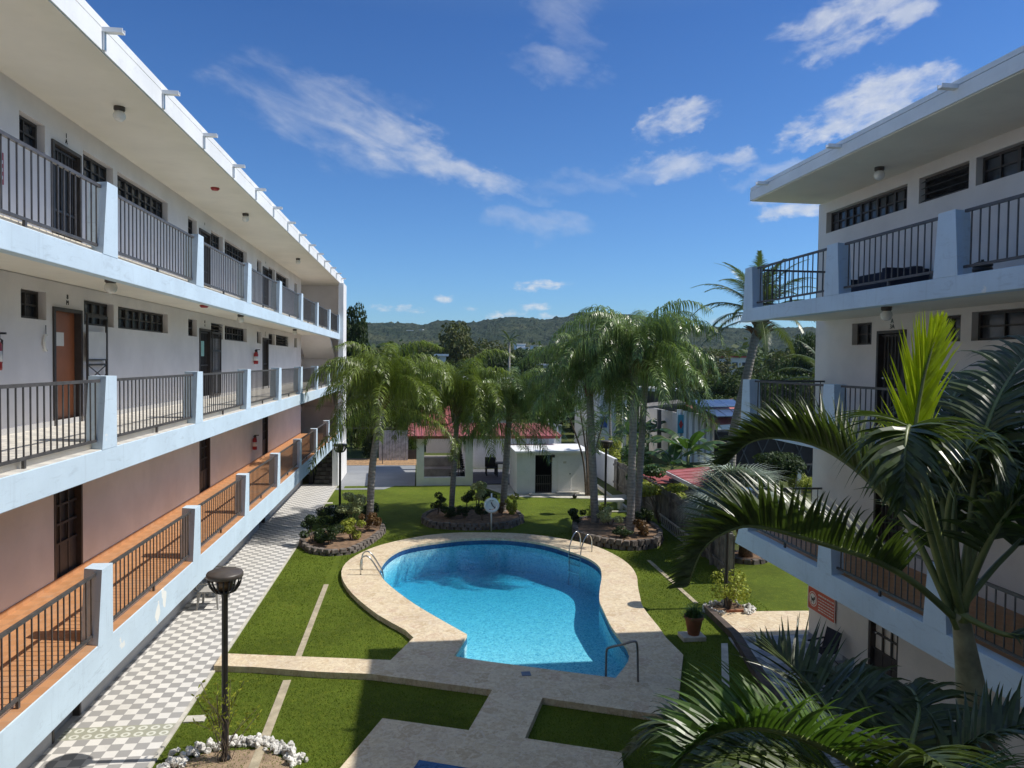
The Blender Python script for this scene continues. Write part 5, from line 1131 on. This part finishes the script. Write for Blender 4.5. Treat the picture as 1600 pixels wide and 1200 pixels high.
for i, (z0, z1, y0, lb) in enumerate(((.03, .48, 38.8, 'grey concrete bench step inside the pavilion, lower one'), (.03, .95, 39.8, 'grey concrete bench step inside the pavilion, upper one'))):
    m = MB(); m.box(-.05, 1.9, y0, y0+.9, z0, z1); o = m.build('concrete_bench', M['concrete']); tag(o, lb, 'bench')
XT = thing('christmas_tree', 'dark christmas tree standing inside the pavilion', 'christmas tree', (2.05, 37.6, .03))
m = MB(); m.tube([(0, 0, 0), (0, 0, 1.8)], .03, 6); m.build('trunk', M['trunk'], XT); m = MB(); rng = random.Random(4)
for k in range(2600):
    z = rng.uniform(.15, 1.9); r = .5*(1-z/1.95)*rng.uniform(.3, 1); a = rng.uniform(0, 6.28); p = Vector((r*cos(a), r*sin(a), z)); dd = Vector((cos(a), sin(a), -.35)); leaflet(m, p, dd, orth(dd), .13, .02, .5, 1)
m.build('branches', plain('black_green_needles', (.012, .02, .012), .7, .3), XT)
def table(name, label, loc, cat, L=.5, H=.74, mat='black'):
    t = thing(name, label, cat, loc); m = MB(); m.box(-L, L, -.35, .35, H-.05, H); m.build('tabletop' if cat == 'table' else 'seat', M[mat], t)
    for sx in (-1, 1):
        for sy in (-1, 1): m = MB(); m.box(sx*L*.85-.03, sx*L*.85+.03, sy*.28-.03, sy*.28+.03, 0, H-.05); m.build('leg', M[mat], t)
    if cat == 'chair': m = MB(); m.box(-L, L, .3, .36, H, H+.5); m.build('backrest', M[mat], t)
    return t
table('garden_chair', 'dark chair in the shade of the pavilion right of its middle column', (3.95, 39.4, .03), 'chair', .3, .45, 'black'); table('dining_table', 'dark table in the shade of the pavilion beside the shed', (4.75, 39.0, .03), 'table', .6, .75, 'black')
# chain-link posts and rail behind the driveway and pavilion
FN = thing('wire_fence', 'thin dark wire fence posts with a top rail beyond the driveway', 'fence', (1, 44, 0))
for x in (-4.5, -2.2, .1, 2.4, 4.7, 7.0): m = MB(); m.tube([(x, 44, 0), (x, 44, 2.2)], .03, 6); m.build('post', M['rail'], FN, world=True)
m = MB(); m.tube([(-6, 44, 2.2), (8.5, 44, 2.2)], .022, 6); m.build('top_rail', M['rail'], FN, world=True)
m = MB(); m.prism([(-6, 43.6), (1.6, 43.3), (1.6, 46.5), (-6, 46.5)], -.01, .03); struct(m.build('leaf_litter', plain('dry_leaf_litter', (.36, .22, .11), .95, .5, 9, bmp=.5)))
CF = thing('corrugated_fence', 'tall pale grey corrugated metal fence panel behind the driveway', 'fence', (-1.4, 45.5, 0))
m = MB(); x = at(592, 700, 45.5).x; x1 = at(634, 700, 45.5).x; zt = at(612, 672, 45.5).z; rng = random.Random(6)
while x < x1: w_ = rng.uniform(.12, .2); m.box(x, x+w_*.9, 45.5, 45.54+rng.uniform(0, .05), 0, zt*rng.uniform(.97, 1)); x += w_
m.build('panel', plain('weathered_zinc', (.36, .36, .38), .6, .3, 4, stain=.4), CF, world=True)
m = MB(); m.box(at(634, 700, 46).x, at(660, 700, 46).x, 46, 46.1, 0, at(645, 703, 46).z); o = m.build('board_fence', M['frame']); tag(o, 'low dark board fence between the corrugated panel and the pavilion', 'fence')

# ------------------------------------------------------------------ neighbours on the right
M['wood'] = plain('weathered_grey_wood', (.17, .155, .135), .9, .45, 3, bmp=.4, stain=.5)
def board_fence(name, label, pts, h, mat, bw=.14, gap=.012, post=1.9, seed=1):
    c = Vector((pts[0][0], pts[0][1], 0)); t = thing(name, label, 'fence', c); rng = random.Random(seed)
    m = MB(); posts = []
    for k in range(len(pts)-1):
        a, b = Vector((*pts[k], 0))-c, Vector((*pts[k+1], 0))-c; L = (b-a).length; u = (b-a)/L; nrm = Vector((u.y, -u.x, 0)); s = 0
        while s < L-.02:
            hh = h*rng.uniform(.96, 1.03); o_ = rng.uniform(0, .018); p0 = a+u*s+nrm*o_; p1 = a+u*min(L, s+bw)+nrm*o_
            m.hexa([p0, p1, p1+nrm*.025, p0+nrm*.025, p0+Vector((0, 0, hh)), p1+Vector((0, 0, hh)), p1+nrm*.025+Vector((0, 0, hh)), p0+nrm*.025+Vector((0, 0, hh))]); s += bw+gap
        for z in (.3, h-.25): m.bar(a-nrm*.03+Vector((0, 0, z)), b-nrm*.03+Vector((0, 0, z)), .04, .09)
        s = 0
        while s <= L: q = a+u*s-nrm*.07; posts.append(q); s += post
    m.build('boards', mat, t)
    for q in posts: m = MB(); m.bar(q, q+Vector((0, 0, h+.02)), .09); m.build('post', mat, t)
    return t
board_fence('wooden_fence', 'weathered grey wooden board fence along the right side of the lawn', [(9.0, 19.5), (9.32, 22.3), (9.78, 30.6), (9.82, 35.3)], 1.42, M['wood'])
m = MB(); m.prism([(9.84, 35.35), (10.0, 35.35), (9.9, 41.5), (9.74, 41.5)], 0, 1.45); o = m.build('garden_wall', M['white']); tag(o, 'plain white masonry wall beyond the wooden fence near the shed', 'wall')
board_fence('picket_fence', 'dark brown picket fence behind the silver fan palm', [(14.5, 22.4), (10.9, 22.75)], .62, plain('brown_pickets', (.11, .065, .04), .9, .4), .07, .05, 1.2, 3)
m = MB(); a, b = gnd(926, 756), gnd(1006, 817); m.bar(a+Vector((0, 0, .04)), b+Vector((0, 0, .04)), .14, .16); struct(m.build('kerb', M['conc_light']))
LD = thing('ladder', 'pale ladder lying on its side along the wooden fence', 'ladder', (9.3, 24.5, 0))
a, b = Vector((.06, 2.2, .06)), Vector((-.16, -2.1, .06)); up = Vector((-.08, 0, .42))
for q in (Vector((0, 0, 0)), up): m = MB(); m.bar(a+q, b+q, .035, .06); m.build('stile', M['plastic_grey'], LD)
for k in range(15): m = MB(); p = a.lerp(b, (k+.5)/15); m.bar(p, p+up, .03); m.build('rung', M['plastic_grey'], LD)
# low red-roofed outbuilding right behind the fence
OB = thing('outbuilding', 'low outbuilding with two faded red roofs right behind the wooden fence', 'building', (12, 30, 0))
m = MB(); ribbed(m, at(985, 741, 33), at(1005, 756, 29), at(1080, 757, 31), at(1042, 738, 34.5), 8, .02); m.build('roof', M['redmetal'], OB, world=True)
m = MB(); a = at(1042, 737, 31); b = at(1092, 762, 27); ribbed(m, b, a, a+Vector((2.1, .4, .1)), b+Vector((2.1, .4, .1)), 6, .02); r_ = m.build('roof', M['redmetal'], OB, world=True)
m = MB(); m.bar(a+Vector((-.02, 0, -.06)), b+Vector((-.02, 0, -.06)), .08, .16); m.build('fascia', M['white'], r_, world=True)
m = MB(); m.hexa([(a.x+.1, a.y, 0), (b.x+.1, b.y, 0), (b.x+3, b.y+.3, 0), (a.x+3, a.y+.3, 0), (a.x+.1, a.y, a.z-.3), (b.x+.1, b.y, b.z-.3), (b.x+3, b.y+.3, b.z-.3), (a.x+3, a.y+.3, a.z-.3)]); m.build('wall', M['wood'], OB, world=True)
# container house with red roof and solar panels
HS = thing('container_house', 'white corrugated house with red roof and solar panels past the fence', 'house', at(1100, 720, 44)*1 - Vector((0, 0, at(1100, 720, 44).z)))
YB = 44.0
def wl(px, py, Y=YB): return at(px, py, Y)
x0, x1 = wl(1057, 700).x, wl(1111, 700).x; z1 = wl(1075, 640).z
m = MB(); x = x0
while x < x1: m.mi = 0; m.box(x, x+.22, YB, YB+.1, 0, z1-.55*(x-x0)/(x1-x0)*.9); m.mi = 1; m.box(x+.22, x+.4, YB+.07, YB+.1, 0, z1-.55*(x-x0)/(x1-x0)*.9); x += .4
m.build('corrugated_wall', [M['white'], M['wall_grey']], HS, world=True)  # grey recess strips put the corrugation's shading into the colour
m = MB(); m.box(x0, x0+.1, YB+.1, 52, 0, z1-.2); m.box(x1, x1+2.4, YB+1.5, 52, 0, z1-.8); m.build('wall', M['wall_r'], HS, world=True)
m = MB(); a, b = wl(1072, 634, 44), wl(1122, 664, 42.6); ribbed(m, a, b, b+Vector((2.6, .6, .1)), a+Vector((4.2, 2.4, .3)), 6, .02); m.build('roof', M['redmetal'], HS, world=True)
m = MB(); m.bar(b+Vector((-.05, -.05, -.15)), b+Vector((2.6, .5, -.1)), .1, .28); m.build('fascia', M['white'], HS, world=True)
M['solar'] = pooltile('solar_glass', ((.05, .08, .16), (.07, .11, .2)), .9, .12)
for i, (p, q, r_, s_) in enumerate((((1078, 630, 44.5), (1096, 641, 43.3), (1160, 640, 43.6), (1145, 629, 45)), ((1100, 645, 43.4), (1120, 656, 42.4), (1170, 655, 42.7), (1160, 644, 43.7)))):
    p, q, r_, s_ = at(*p), at(*q), at(*r_), at(*s_); up = Vector((0, 0, .16)); m = MB(); m.hexa([v+up for v in (p, q, r_, s_)]+[v+up*1.3 for v in (p, q, r_, s_)]); o = m.build('solar_panel', M['solar'], HS, world=True)
    m = MB()
    for t_ in (0, .33, .66, 1): m.bar(p.lerp(s_, t_)+up*1.35, q.lerp(r_, t_)+up*1.35, .04, .02)
    m.bar(p+up*1.35, s_+up*1.35, .04, .02); m.bar(q+up*1.35, r_+up*1.35, .04, .02); m.build('frame', M['steel'], o, world=True)
m = MB(); m.box(wl(1059, 660).x, wl(1068, 660).x, YB-.05, YB-.01, wl(1063, 677).z, wl(1063, 648).z); o = m.build('mural_panel', plain('turquoise_panel', (.03, .22, .30), .5, .1), HS, world=True)
m = MB(); c = wl(1063.5, 663); m.hexa([(c.x-.14, YB-.07, c.z), (c.x, YB-.07, c.z-.3), (c.x+.14, YB-.07, c.z), (c.x, YB-.07, c.z+.3), (c.x-.14, YB-.055, c.z), (c.x, YB-.055, c.z-.3), (c.x+.14, YB-.055, c.z), (c.x, YB-.055, c.z+.3)]); m.build('motif', M['red'], o, world=True)
m = MB()
for px in (1030, 1058): m.bar(wl(px, 700, 45)*1, wl(px, 640, 45), .22)
m.build('post', M['frame'], HS, world=True)
m = MB(); a, b = wl(1008, 639, 45), wl(1072, 632, 45); m.hexa([a, b, b+Vector((0, 1.4, .1)), a+Vector((0, 1.4, .1)), a+Vector((0, 0, .14)), b+Vector((0, 0, .14)), b+Vector((0, 1.4, .24)), a+Vector((0, 1.4, .24))]); m.build('carport_roof', M['wood'], HS, world=True)
SC = thing('timber_screen', 'dark timber lattice screen beside the container house', 'fence', (wl(1190, 700, 38).x, 38, 0))
xa, xb, zt_ = wl(1118, 700, 38).x, wl(1300, 700, 38).x, wl(1200, 672, 38).z
m = MB(); m.box(xa, xb, 38.1, 38.2, 0, zt_); m.build('backing', M['dark'], SC, world=True)
m = MB(); k = 0
while xa+k*1.1 < xb-1: m.bar((xa+k*1.1, 38, .2), (xa+(k+1)*1.1, 38, zt_-.1), .05); m.bar((xa+(k+1)*1.1, 37.95, .2), (xa+k*1.1, 37.95, zt_-.1), .05); k += 1
for z in (.7, zt_-.06): m.bar((xa, 37.9, z), (xb, 37.9, z), .08)
m.build('lattice', plain('grey_timber', (.10, .10, .10), .8, .3), SC, world=True)
m = MB(); q = wl(1249, 745, 33); m.box(q.x-.1, q.x+.1, 33, 33.2, 0, q.z+.35); o = m.build('white_post', M['white']); tag(o, 'short white post in front of the dark timber screen', 'post')
# white house with a mural corner
WH = thing('white_house', 'white house with a sloping roof edge and blue mural behind the palms', 'house', (at(955, 660, 48).x, 50, 0))
m = MB(); a, b = at(938, 600, 48), at(985, 612, 48); c0, c1 = at(940, 700, 48), at(963, 620, 48)
m.hexa([(a.x, 48, 0), (c1.x, 48, 0), (c1.x, 56, 0), (a.x, 56, 0), (a.x, 48, a.z), (c1.x, 48, c1.z+.2), (c1.x, 56, c1.z+.2), (a.x, 56, a.z)]); m.build('wall', M['white'], WH, world=True)
m = MB(); m.hexa([(a.x-.3, 47.4, a.z), (b.x, 47.4, b.z-.02), (b.x, 57, b.z), (a.x-.3, 57, a.z), (a.x-.3, 47.4, a.z+.16), (b.x, 47.4, b.z+.14), (b.x, 57, b.z+.16), (a.x-.3, 57, a.z+.16)]); m.build('roof', M['white'], WH, world=True)
m = MB(); q = at(975, 660, 48); m.box(q.x-.12, q.x+.12, 47.8, 48.04, 0, b.z-.06); m.build('column', M['white'], WH, world=True)
m = MB(); q = at(945, 660, 48); m.box(q.x-.3, q.x+.15, 47.95, 47.99, at(945, 668, 48).z, at(945, 651, 48).z); m.build('mural', plain('mural_blue', (.05, .11, .35), .6, .3, 4), WH, world=True)
# pale block house behind the pavilion, flat roofed buildings farther off
def block(name, label, px0, px1, pyt, Y, depth, mat, roof=None, cat='building', over=.3, wins=0):
    a, b = at(px0, pyt, Y), at(px1, pyt, Y); t = thing(name, label, cat, ((a.x+b.x)/2, Y, 0))
    m = MB(); m.box(a.x, b.x, Y, Y+depth, 0, a.z-.25); m.build('wall', mat, t, world=True)
    m = MB(); m.box(a.x-over, b.x+over, Y-over, Y+depth+over, a.z-.25, a.z); m.build('roof', roof or M['white_roof'], t, world=True)
    for k in range(wins):
        x = a.x+(b.x-a.x)*(k+.5)/wins; m = MB(); m.box(x-.5, x+.5, Y-.03, Y+.03, a.z-2.1, a.z-1.1); m.build('window', M['pane'], t, world=True)
    return t
block('plain_house', 'tall plain pale grey house wall behind the pavilion roof', 736, 800, 592, 50, 8, M['wall_r'])
block('flat_house', 'long low flat-roofed building far behind the palms', 782, 862, 568, 95, 12, M['wall_r'], wins=5)
block('flat_house', 'small pinkish house wall between trees left of the flat-roofed building', 682, 697, 553, 85, 8, M['wall_low'])
block('red_roof_house', 'far house with a bright red roof behind the coconut palm', 1125, 1172, 556, 120, 12, M['wall_low'], M['red'], wins=3)
block('flat_house', 'low white-roofed canopy house behind the container house', 1022, 1058, 607, 62, 6, M['frame'])
block('flat_house', 'pale wall of a low house seen under the carport', 1022, 1062, 655, 66, 6, M['wall_r'], wins=2)
m = MB(); a = at(1000, 672, 60); m.box(a.x, a.x+5, 60, 60.1, at(1000, 681, 60).z, a.z); o = m.build('yellow_barrier', plain('yellow_paint', (.5, .34, .04), .6, .2)); tag(o, 'low yellow barrier on the grass seen between the palm trunks', 'barrier')
UP = thing('antenna_mast', 'thin mast topped by palm leaves sticking up among the far trees', 'palm tree', at(795, 620, 70)*1-Vector((0, 0, at(795, 620, 70).z)))
z_ = at(795, 535, 70).z; m = MB(); m.tube([(0, 0, 0), (0, 0, z_)], [.14, .1], 8); m.build('trunk', M['bark'], UP, True); UP.name = 'slender_palm'
for k in range(14): inst(KM[(0, 1, 2, 3)[k % 4]], 'frond', UP, (0, 0, z_), (0, 0, k*2.4), .55)
# banana plants
def banana(loc, label, n, seed, L=1.6, h=1.1):
    rng = random.Random(seed); t = thing('banana_plant', label, 'banana plant', loc)
    m = MB(); m.tube([(0, 0, 0), (0, 0, h)], [.13, .08], 8); m.build('stem', M['petiole'], t, True)
    for k in range(n):
        a = k*2.4+rng.uniform(-.3, .3); e = radians(rng.uniform(20, 75)); line = [p+Vector((0, 0, h*.9)) for p in frond_path(L*rng.uniform(.8, 1.1), e, 1.5)]
        line = spline([Matrix.Rotation(a, 3, 'Z') @ p for p in line], 14); mb = MB(); mb.mi = 1; mb.tube(line, .018, 5); mb.mi = 0
        for i in range(3, 14):
            T = (line[i+1]-line[i]).normalized(); Sd = T.cross(orth(T)); w0 = .36*sin(pi*(i-2.6)/12.2)**.6; w1 = .36*max(0, sin(pi*(i-1.6)/12.2))**.6
            for sg in (-1, 1):
                if rng.random() < .1: continue
                d0 = Sd*sg*w0+Vector((0, 0, -w0*.35)); d1 = Sd*sg*w1+Vector((0, 0, -w1*.35)); mb.face([line[i], line[i+1], line[i+1]+d1, line[i]+d0])
        mb.build('leaf', [M['banana'], M['petiole']], t)
    return t
def gp(px, py, Y): p = at(px, py, Y); return Vector((p.x, p.y, 0))
banana(gp(1075, 735, 37), 'large banana plant between the fence and the container house', 11, 3, 2.7, 1.5); banana(gp(1050, 740, 36), 'banana plant with one pale lit leaf just left of the largest one', 7, 4, 2.1, .9)
banana(gp(985, 700, 45), 'banana plant in front of the white house corner', 9, 5, 1.9, 1.6); banana(gp(1012, 690, 46), 'banana plant behind the two tall palm trunks', 8, 6, 2.0, 1.7)
banana(gp(1046, 690, 43), 'slim banana plant under the carport edge', 6, 7, 1.5, 1.6)
B('shrub', 'bright green climber spilling over the top of the wooden fence', M['bush_y'], (9.55, 27.2, 0), .95, 1.75, 2200, .12, 51, None, 4, 1.4); B('shrub', 'green climber on the wooden fence farther back by the lamp post', M['potgrass'], (10.0, 30.5, 0), .7, 1.8, 1200, .12, 52, None, 4, 1.4)
B('shrub', 'pale green shrub behind the fence left of the banana plants', M['potgrass'], gp(1000, 720, 38), .9, 2.1, 1500, .13, 53, None, 5); B('shrub', 'yellow-leaved shrub in front of the white house wall', M['bush_y'], gp(950, 690, 42), .7, 2.3, 900, .12, 54, None, 5)
B('shrub', 'sunlit yellow-green shrub on the right of the container house', M['bush_y'], gp(1255, 765, 33), .9, 1.2, 1500, .1, 55, None, 5); B('shrub', 'dark shrub mass beneath the coconut palm trunk', M['tree_a'], gp(1190, 745, 34), 2.0, 2.4, 2600, .16, 56, None, 5)
coconut('small yellow-green palm behind the palm trunks near the white house', gp(955, 700, 43), at(952, 612, 43), 9, .45, (2, 4, 4, 3, 2), .08, .0)

# ------------------------------------------------------------------ trees beyond the court, hills
T_A = make_tree('broad_tree', 'dark broad-leaved tree in the belt beyond the courtyard', M['tree_a'], 4.2, 6.4, 2.0, 26, 7000, .42, 1)
T_B = make_tree('broad_tree', 'olive broad-leaved tree in the belt beyond the courtyard', M['tree_b'], 4.6, 6.0, 2.2, 24, 7000, .42, 2)
T_C = make_tree('broad_tree', 'mid-green broad-leaved tree in the belt beyond the courtyard', M['tree_c'], 4.0, 6.8, 2.0, 24, 7000, .40, 3)
protos = {'a': T_A, 'b': T_B, 'c': T_C}; used = set()
def plant(kind, px, pytop, Y, wpx, label=None, group=None):
    """tree whose crown top and width match the photo at its real distance"""
    p = at(px, pytop, Y); H = {'a': 8.55, 'b': 8.3, 'c': 8.95}[kind]; R = {'a': 4.2, 'b': 4.6, 'c': 4.0}[kind]
    sz = max(.2, p.z/H); sr = (wpx/1120*Y/2)/R
    src = protos[kind]; o = src if kind not in used else dup(src); used.add(kind)
    o.location = (p.x, p.y, 0); o.scale = (sr, sr, sz); o.rotation_euler = (0, 0, (px*.37) % 6.28)
    if label: o['label'] = label
    else: o['label'] = {'a': 'dark broad-leaved tree in the belt beyond the courtyard', 'b': 'olive broad-leaved tree in the belt beyond the courtyard', 'c': 'mid-green broad-leaved tree in the belt beyond the courtyard'}[kind]
    return o
for k, (kind, px, py, Y, w) in enumerate([('a', 640, 545, 78, 95), ('c', 690, 560, 66, 70), ('b', 760, 528, 105, 80), ('a', 800, 545, 115, 80), ('a', 735, 560, 72, 70), ('c', 850, 540, 118, 90), ('b', 880, 552, 90, 70),
      ('a', 930, 560, 80, 90), ('c', 985, 560, 92, 90), ('a', 1040, 560, 85, 90), ('b', 1085, 572, 66, 90), ('c', 1130, 580, 64, 100), ('a', 1180, 570, 92, 90), ('b', 1215, 545, 75, 90), ('c', 1250, 550, 62, 80), ('a', 1270, 525, 58, 60),
      ('b', 1340, 540, 70, 110), ('a', 1420, 540, 75, 110), ('a', 560, 560, 52, 80), ('c', 600, 590, 49, 85), ('b', 655, 610, 52, 70), ('a', 580, 632, 46.8, 60), ('c', 640, 650, 48, 60), ('a', 700, 600, 56, 70), ('b', 850, 590, 64, 70), ('a', 905, 590, 60, 90), ('c', 1000, 600, 70, 90), ('c', 1060, 610, 72, 80), ('b', 1195, 600, 52, 100),
      ('c', 1225, 575, 48, 90), ('b', 1265, 590, 44, 80), ('c', 1195, 585, 60, 80), ('b', 600, 540, 88, 90), ('c', 670, 535, 100, 90), ('a', 770, 545, 90, 80), ('c', 825, 552, 80, 80), ('a', 720, 590, 60, 80), ('c', 770, 600, 58, 70), ('b', 910, 570, 66, 90), ('c', 950, 560, 100, 110), ('a', 870, 575, 70, 90), ('b', 1110, 545, 110, 120), ('a', 480, 530, 90, 120), ('a', 1500, 530, 90, 120), ('c', 1150, 612, 55, 70)]): plant(kind, px, py, Y, w)
plant('a', 548, 474, 58, 62, 'tall dark tree rising right beside the end of the left building'); plant('b', 706, 500, 92, 115, 'rounded olive tree with russet edges standing above the palms')
plant('c', 1255, 515, 95, 70, 'leafy tree seen under the right building slab')
hill_pts = [(-40, 30), (-30, 34), (-22, 40), (-14, 43), (-10, 44), (-5, 50), (-1, 52), (3, 49), (7, 56), (10, 60), (14, 50), (18, 52), (22, 44), (26, 45), (30, 47), (34, 44), (40, 40), (55, 30)]
sil = [(545, 512), (570, 508), (620, 508), (660, 511), (690, 506), (730, 509), (745, 508), (765, 503), (790, 500), (830, 500), (850, 504), (880, 502), (905, 493), (950, 494), (1000, 500), (1050, 507), (1090, 514), (1130, 515), (1155, 518), (1190, 518), (1240, 515), (1280, 516), (1400, 520), (1700, 525)]
def hill(name, D0, D1, dz, sd, label):
    m = MB(); rows = 110; cols = 520; i0 = 0; rng = random.Random(sd); A0, A1 = -34, 52
    sl = [(sky_angles(x, y)) for x, y in sil]; sl = [(-60, sl[0][1]+.2)]+sl+[(80, sl[-1][1]-.3)]
    def top(a):
        for (a0, e0), (a1, e1) in zip(sl, sl[1:]):
            if a0 <= a <= a1: return e0+(e1-e0)*(a-a0)/(a1-a0)
        return sl[-1][1]
    for r in range(rows+1):
        t = r/rows; D = D0+(D1-D0)*t
        for c in range(cols+1):
            a = A0+(A1-A0)*c/cols; az_ = radians(a); x, y = D*sin(az_), D*cos(az_)
            zt = CAMH+D1*math.tan(radians(top(a)))+dz
            z = zt*(sin(t*pi/2)**1.25)-2*(1-t)
            nn = noise.noise(Vector((x*.014, y*.014, sd)))*9*t*(1-.75*t)+abs(noise.noise(Vector((x*.11, y*.11, 2))))*4.2+abs(noise.noise(Vector((x*.3, y*.3, 5))))*2.2-2.6*t
            m.v.append((x, y, z+nn))
    for r in range(rows):
        for c in range(cols): q = r*(cols+1)+c; m.f.append((q, q+1, q+cols+2, q+cols+1)); m.m.append(0)
    mt, N, b = newmat('hill_forest'); p = P(N)
    n1 = N.noise(p, .05, 6, .65); n2 = N.noise(p, .25, 6, .7); n3 = N.noise(p, .012, 3, .5)
    c = N.mix(N.rng(n1, .35, .65), (.022, .038, .022, 1), (.058, .072, .042, 1)); c = N.mix(N.rng(n2, .5, .68), c, (.012, .02, .009, 1)); c = N.mix(N.math('MULTIPLY', N.rng(n3, .55, .7), .5), c, (.13, .13, .06, 1))
    N.put(b.inputs['Base Color'], c); b.inputs['Roughness'].default_value = .95; b.inputs['Specular IOR Level'].default_value = .05
    bump(N, b, N.math('ADD', n2, n1), 1.0, 3)
    o = m.build(name, mt, smooth=False); o['kind'] = 'structure'; o['label'] = label; return o
hill('hills', 330, 900, 0, 3, 'wooded hills closing the view')
w = MB(); rng = random.Random(77)
leaf_clumps = []
for k in range(420):
    D = rng.uniform(125, 330); a = radians(rng.uniform(-24, 46)); leaf_clumps.append(((D*sin(a), D*cos(a), rng.uniform(2, 4)+D*.012), (rng.uniform(4, 8), rng.uniform(4, 8), rng.uniform(3.5, 6))))
leaf_cloud(w, leaf_clumps, 60000, 1.5, rng); tag(w.build('far_woodland', M['tree_c']), kind='stuff', label='dense far woodland on the plain below the hills')
hm = MB(); hm.box(-4, 4, -3, 3, 0, 4.5); wm = hm.mesh('wall', M['white']); rm_ = MB(); rm_.box(-4.5, 4.5, -3.5, 3.5, 4.5, 5.1); rmm = rm_.mesh('roof', M['white_roof'])
for k, (px, py, D) in enumerate(((658, 517, 640), (640, 518, 620), (837, 543, 430), (812, 540, 440), (818, 546, 400), (1112, 524, 700), (1165, 527, 700), (690, 519, 600), (795, 512, 760))):
    p = at(px, py, D); t = thing('hillside_house', ('bright white house on the left hill slope', 'dim pale house just left of the bright white one on the hill', 'pale house at the foot of the hills, rightmost of three', 'pale house at the foot of the hills, farther left', 'pale house at the foot of the hills, lowest', 'tiny pale house on the right ridge near the palms', 'tiny pale house on the right ridge by the coconut palm', 'small pale house right of the bright white one on the hill', 'tiny pale house high on the central ridge')[k], 'house', (p.x, p.y, p.z-2.5), (k*.7) % 1.2-.6, 'small houses on the hills')
    inst(wm, 'wall', t, scale=.7); inst(rmm, 'roof', t, scale=.7)

# thin air between the court and the hills
hz = MB(); hz.box(-950, 950, -90, 1000, -60, 120); o = hz.build('haze', None or bpy.data.materials.new('haze_air')); o['kind'] = 'stuff'; o['label'] = 'thin bluish air over the valley'
hmz = o.data.materials[0]; hmz.use_nodes = True; t_ = hmz.node_tree; t_.nodes.remove(t_.nodes['Principled BSDF'])
pv = t_.nodes.new('ShaderNodeVolumePrincipled'); pv.inputs['Color'].default_value = (.62, .78, 1, 1); pv.inputs['Density'].default_value = .00014; pv.inputs['Anisotropy'].default_value = .2
t_.links.new(pv.outputs[0], t_.nodes['Material Output'].inputs['Volume'])
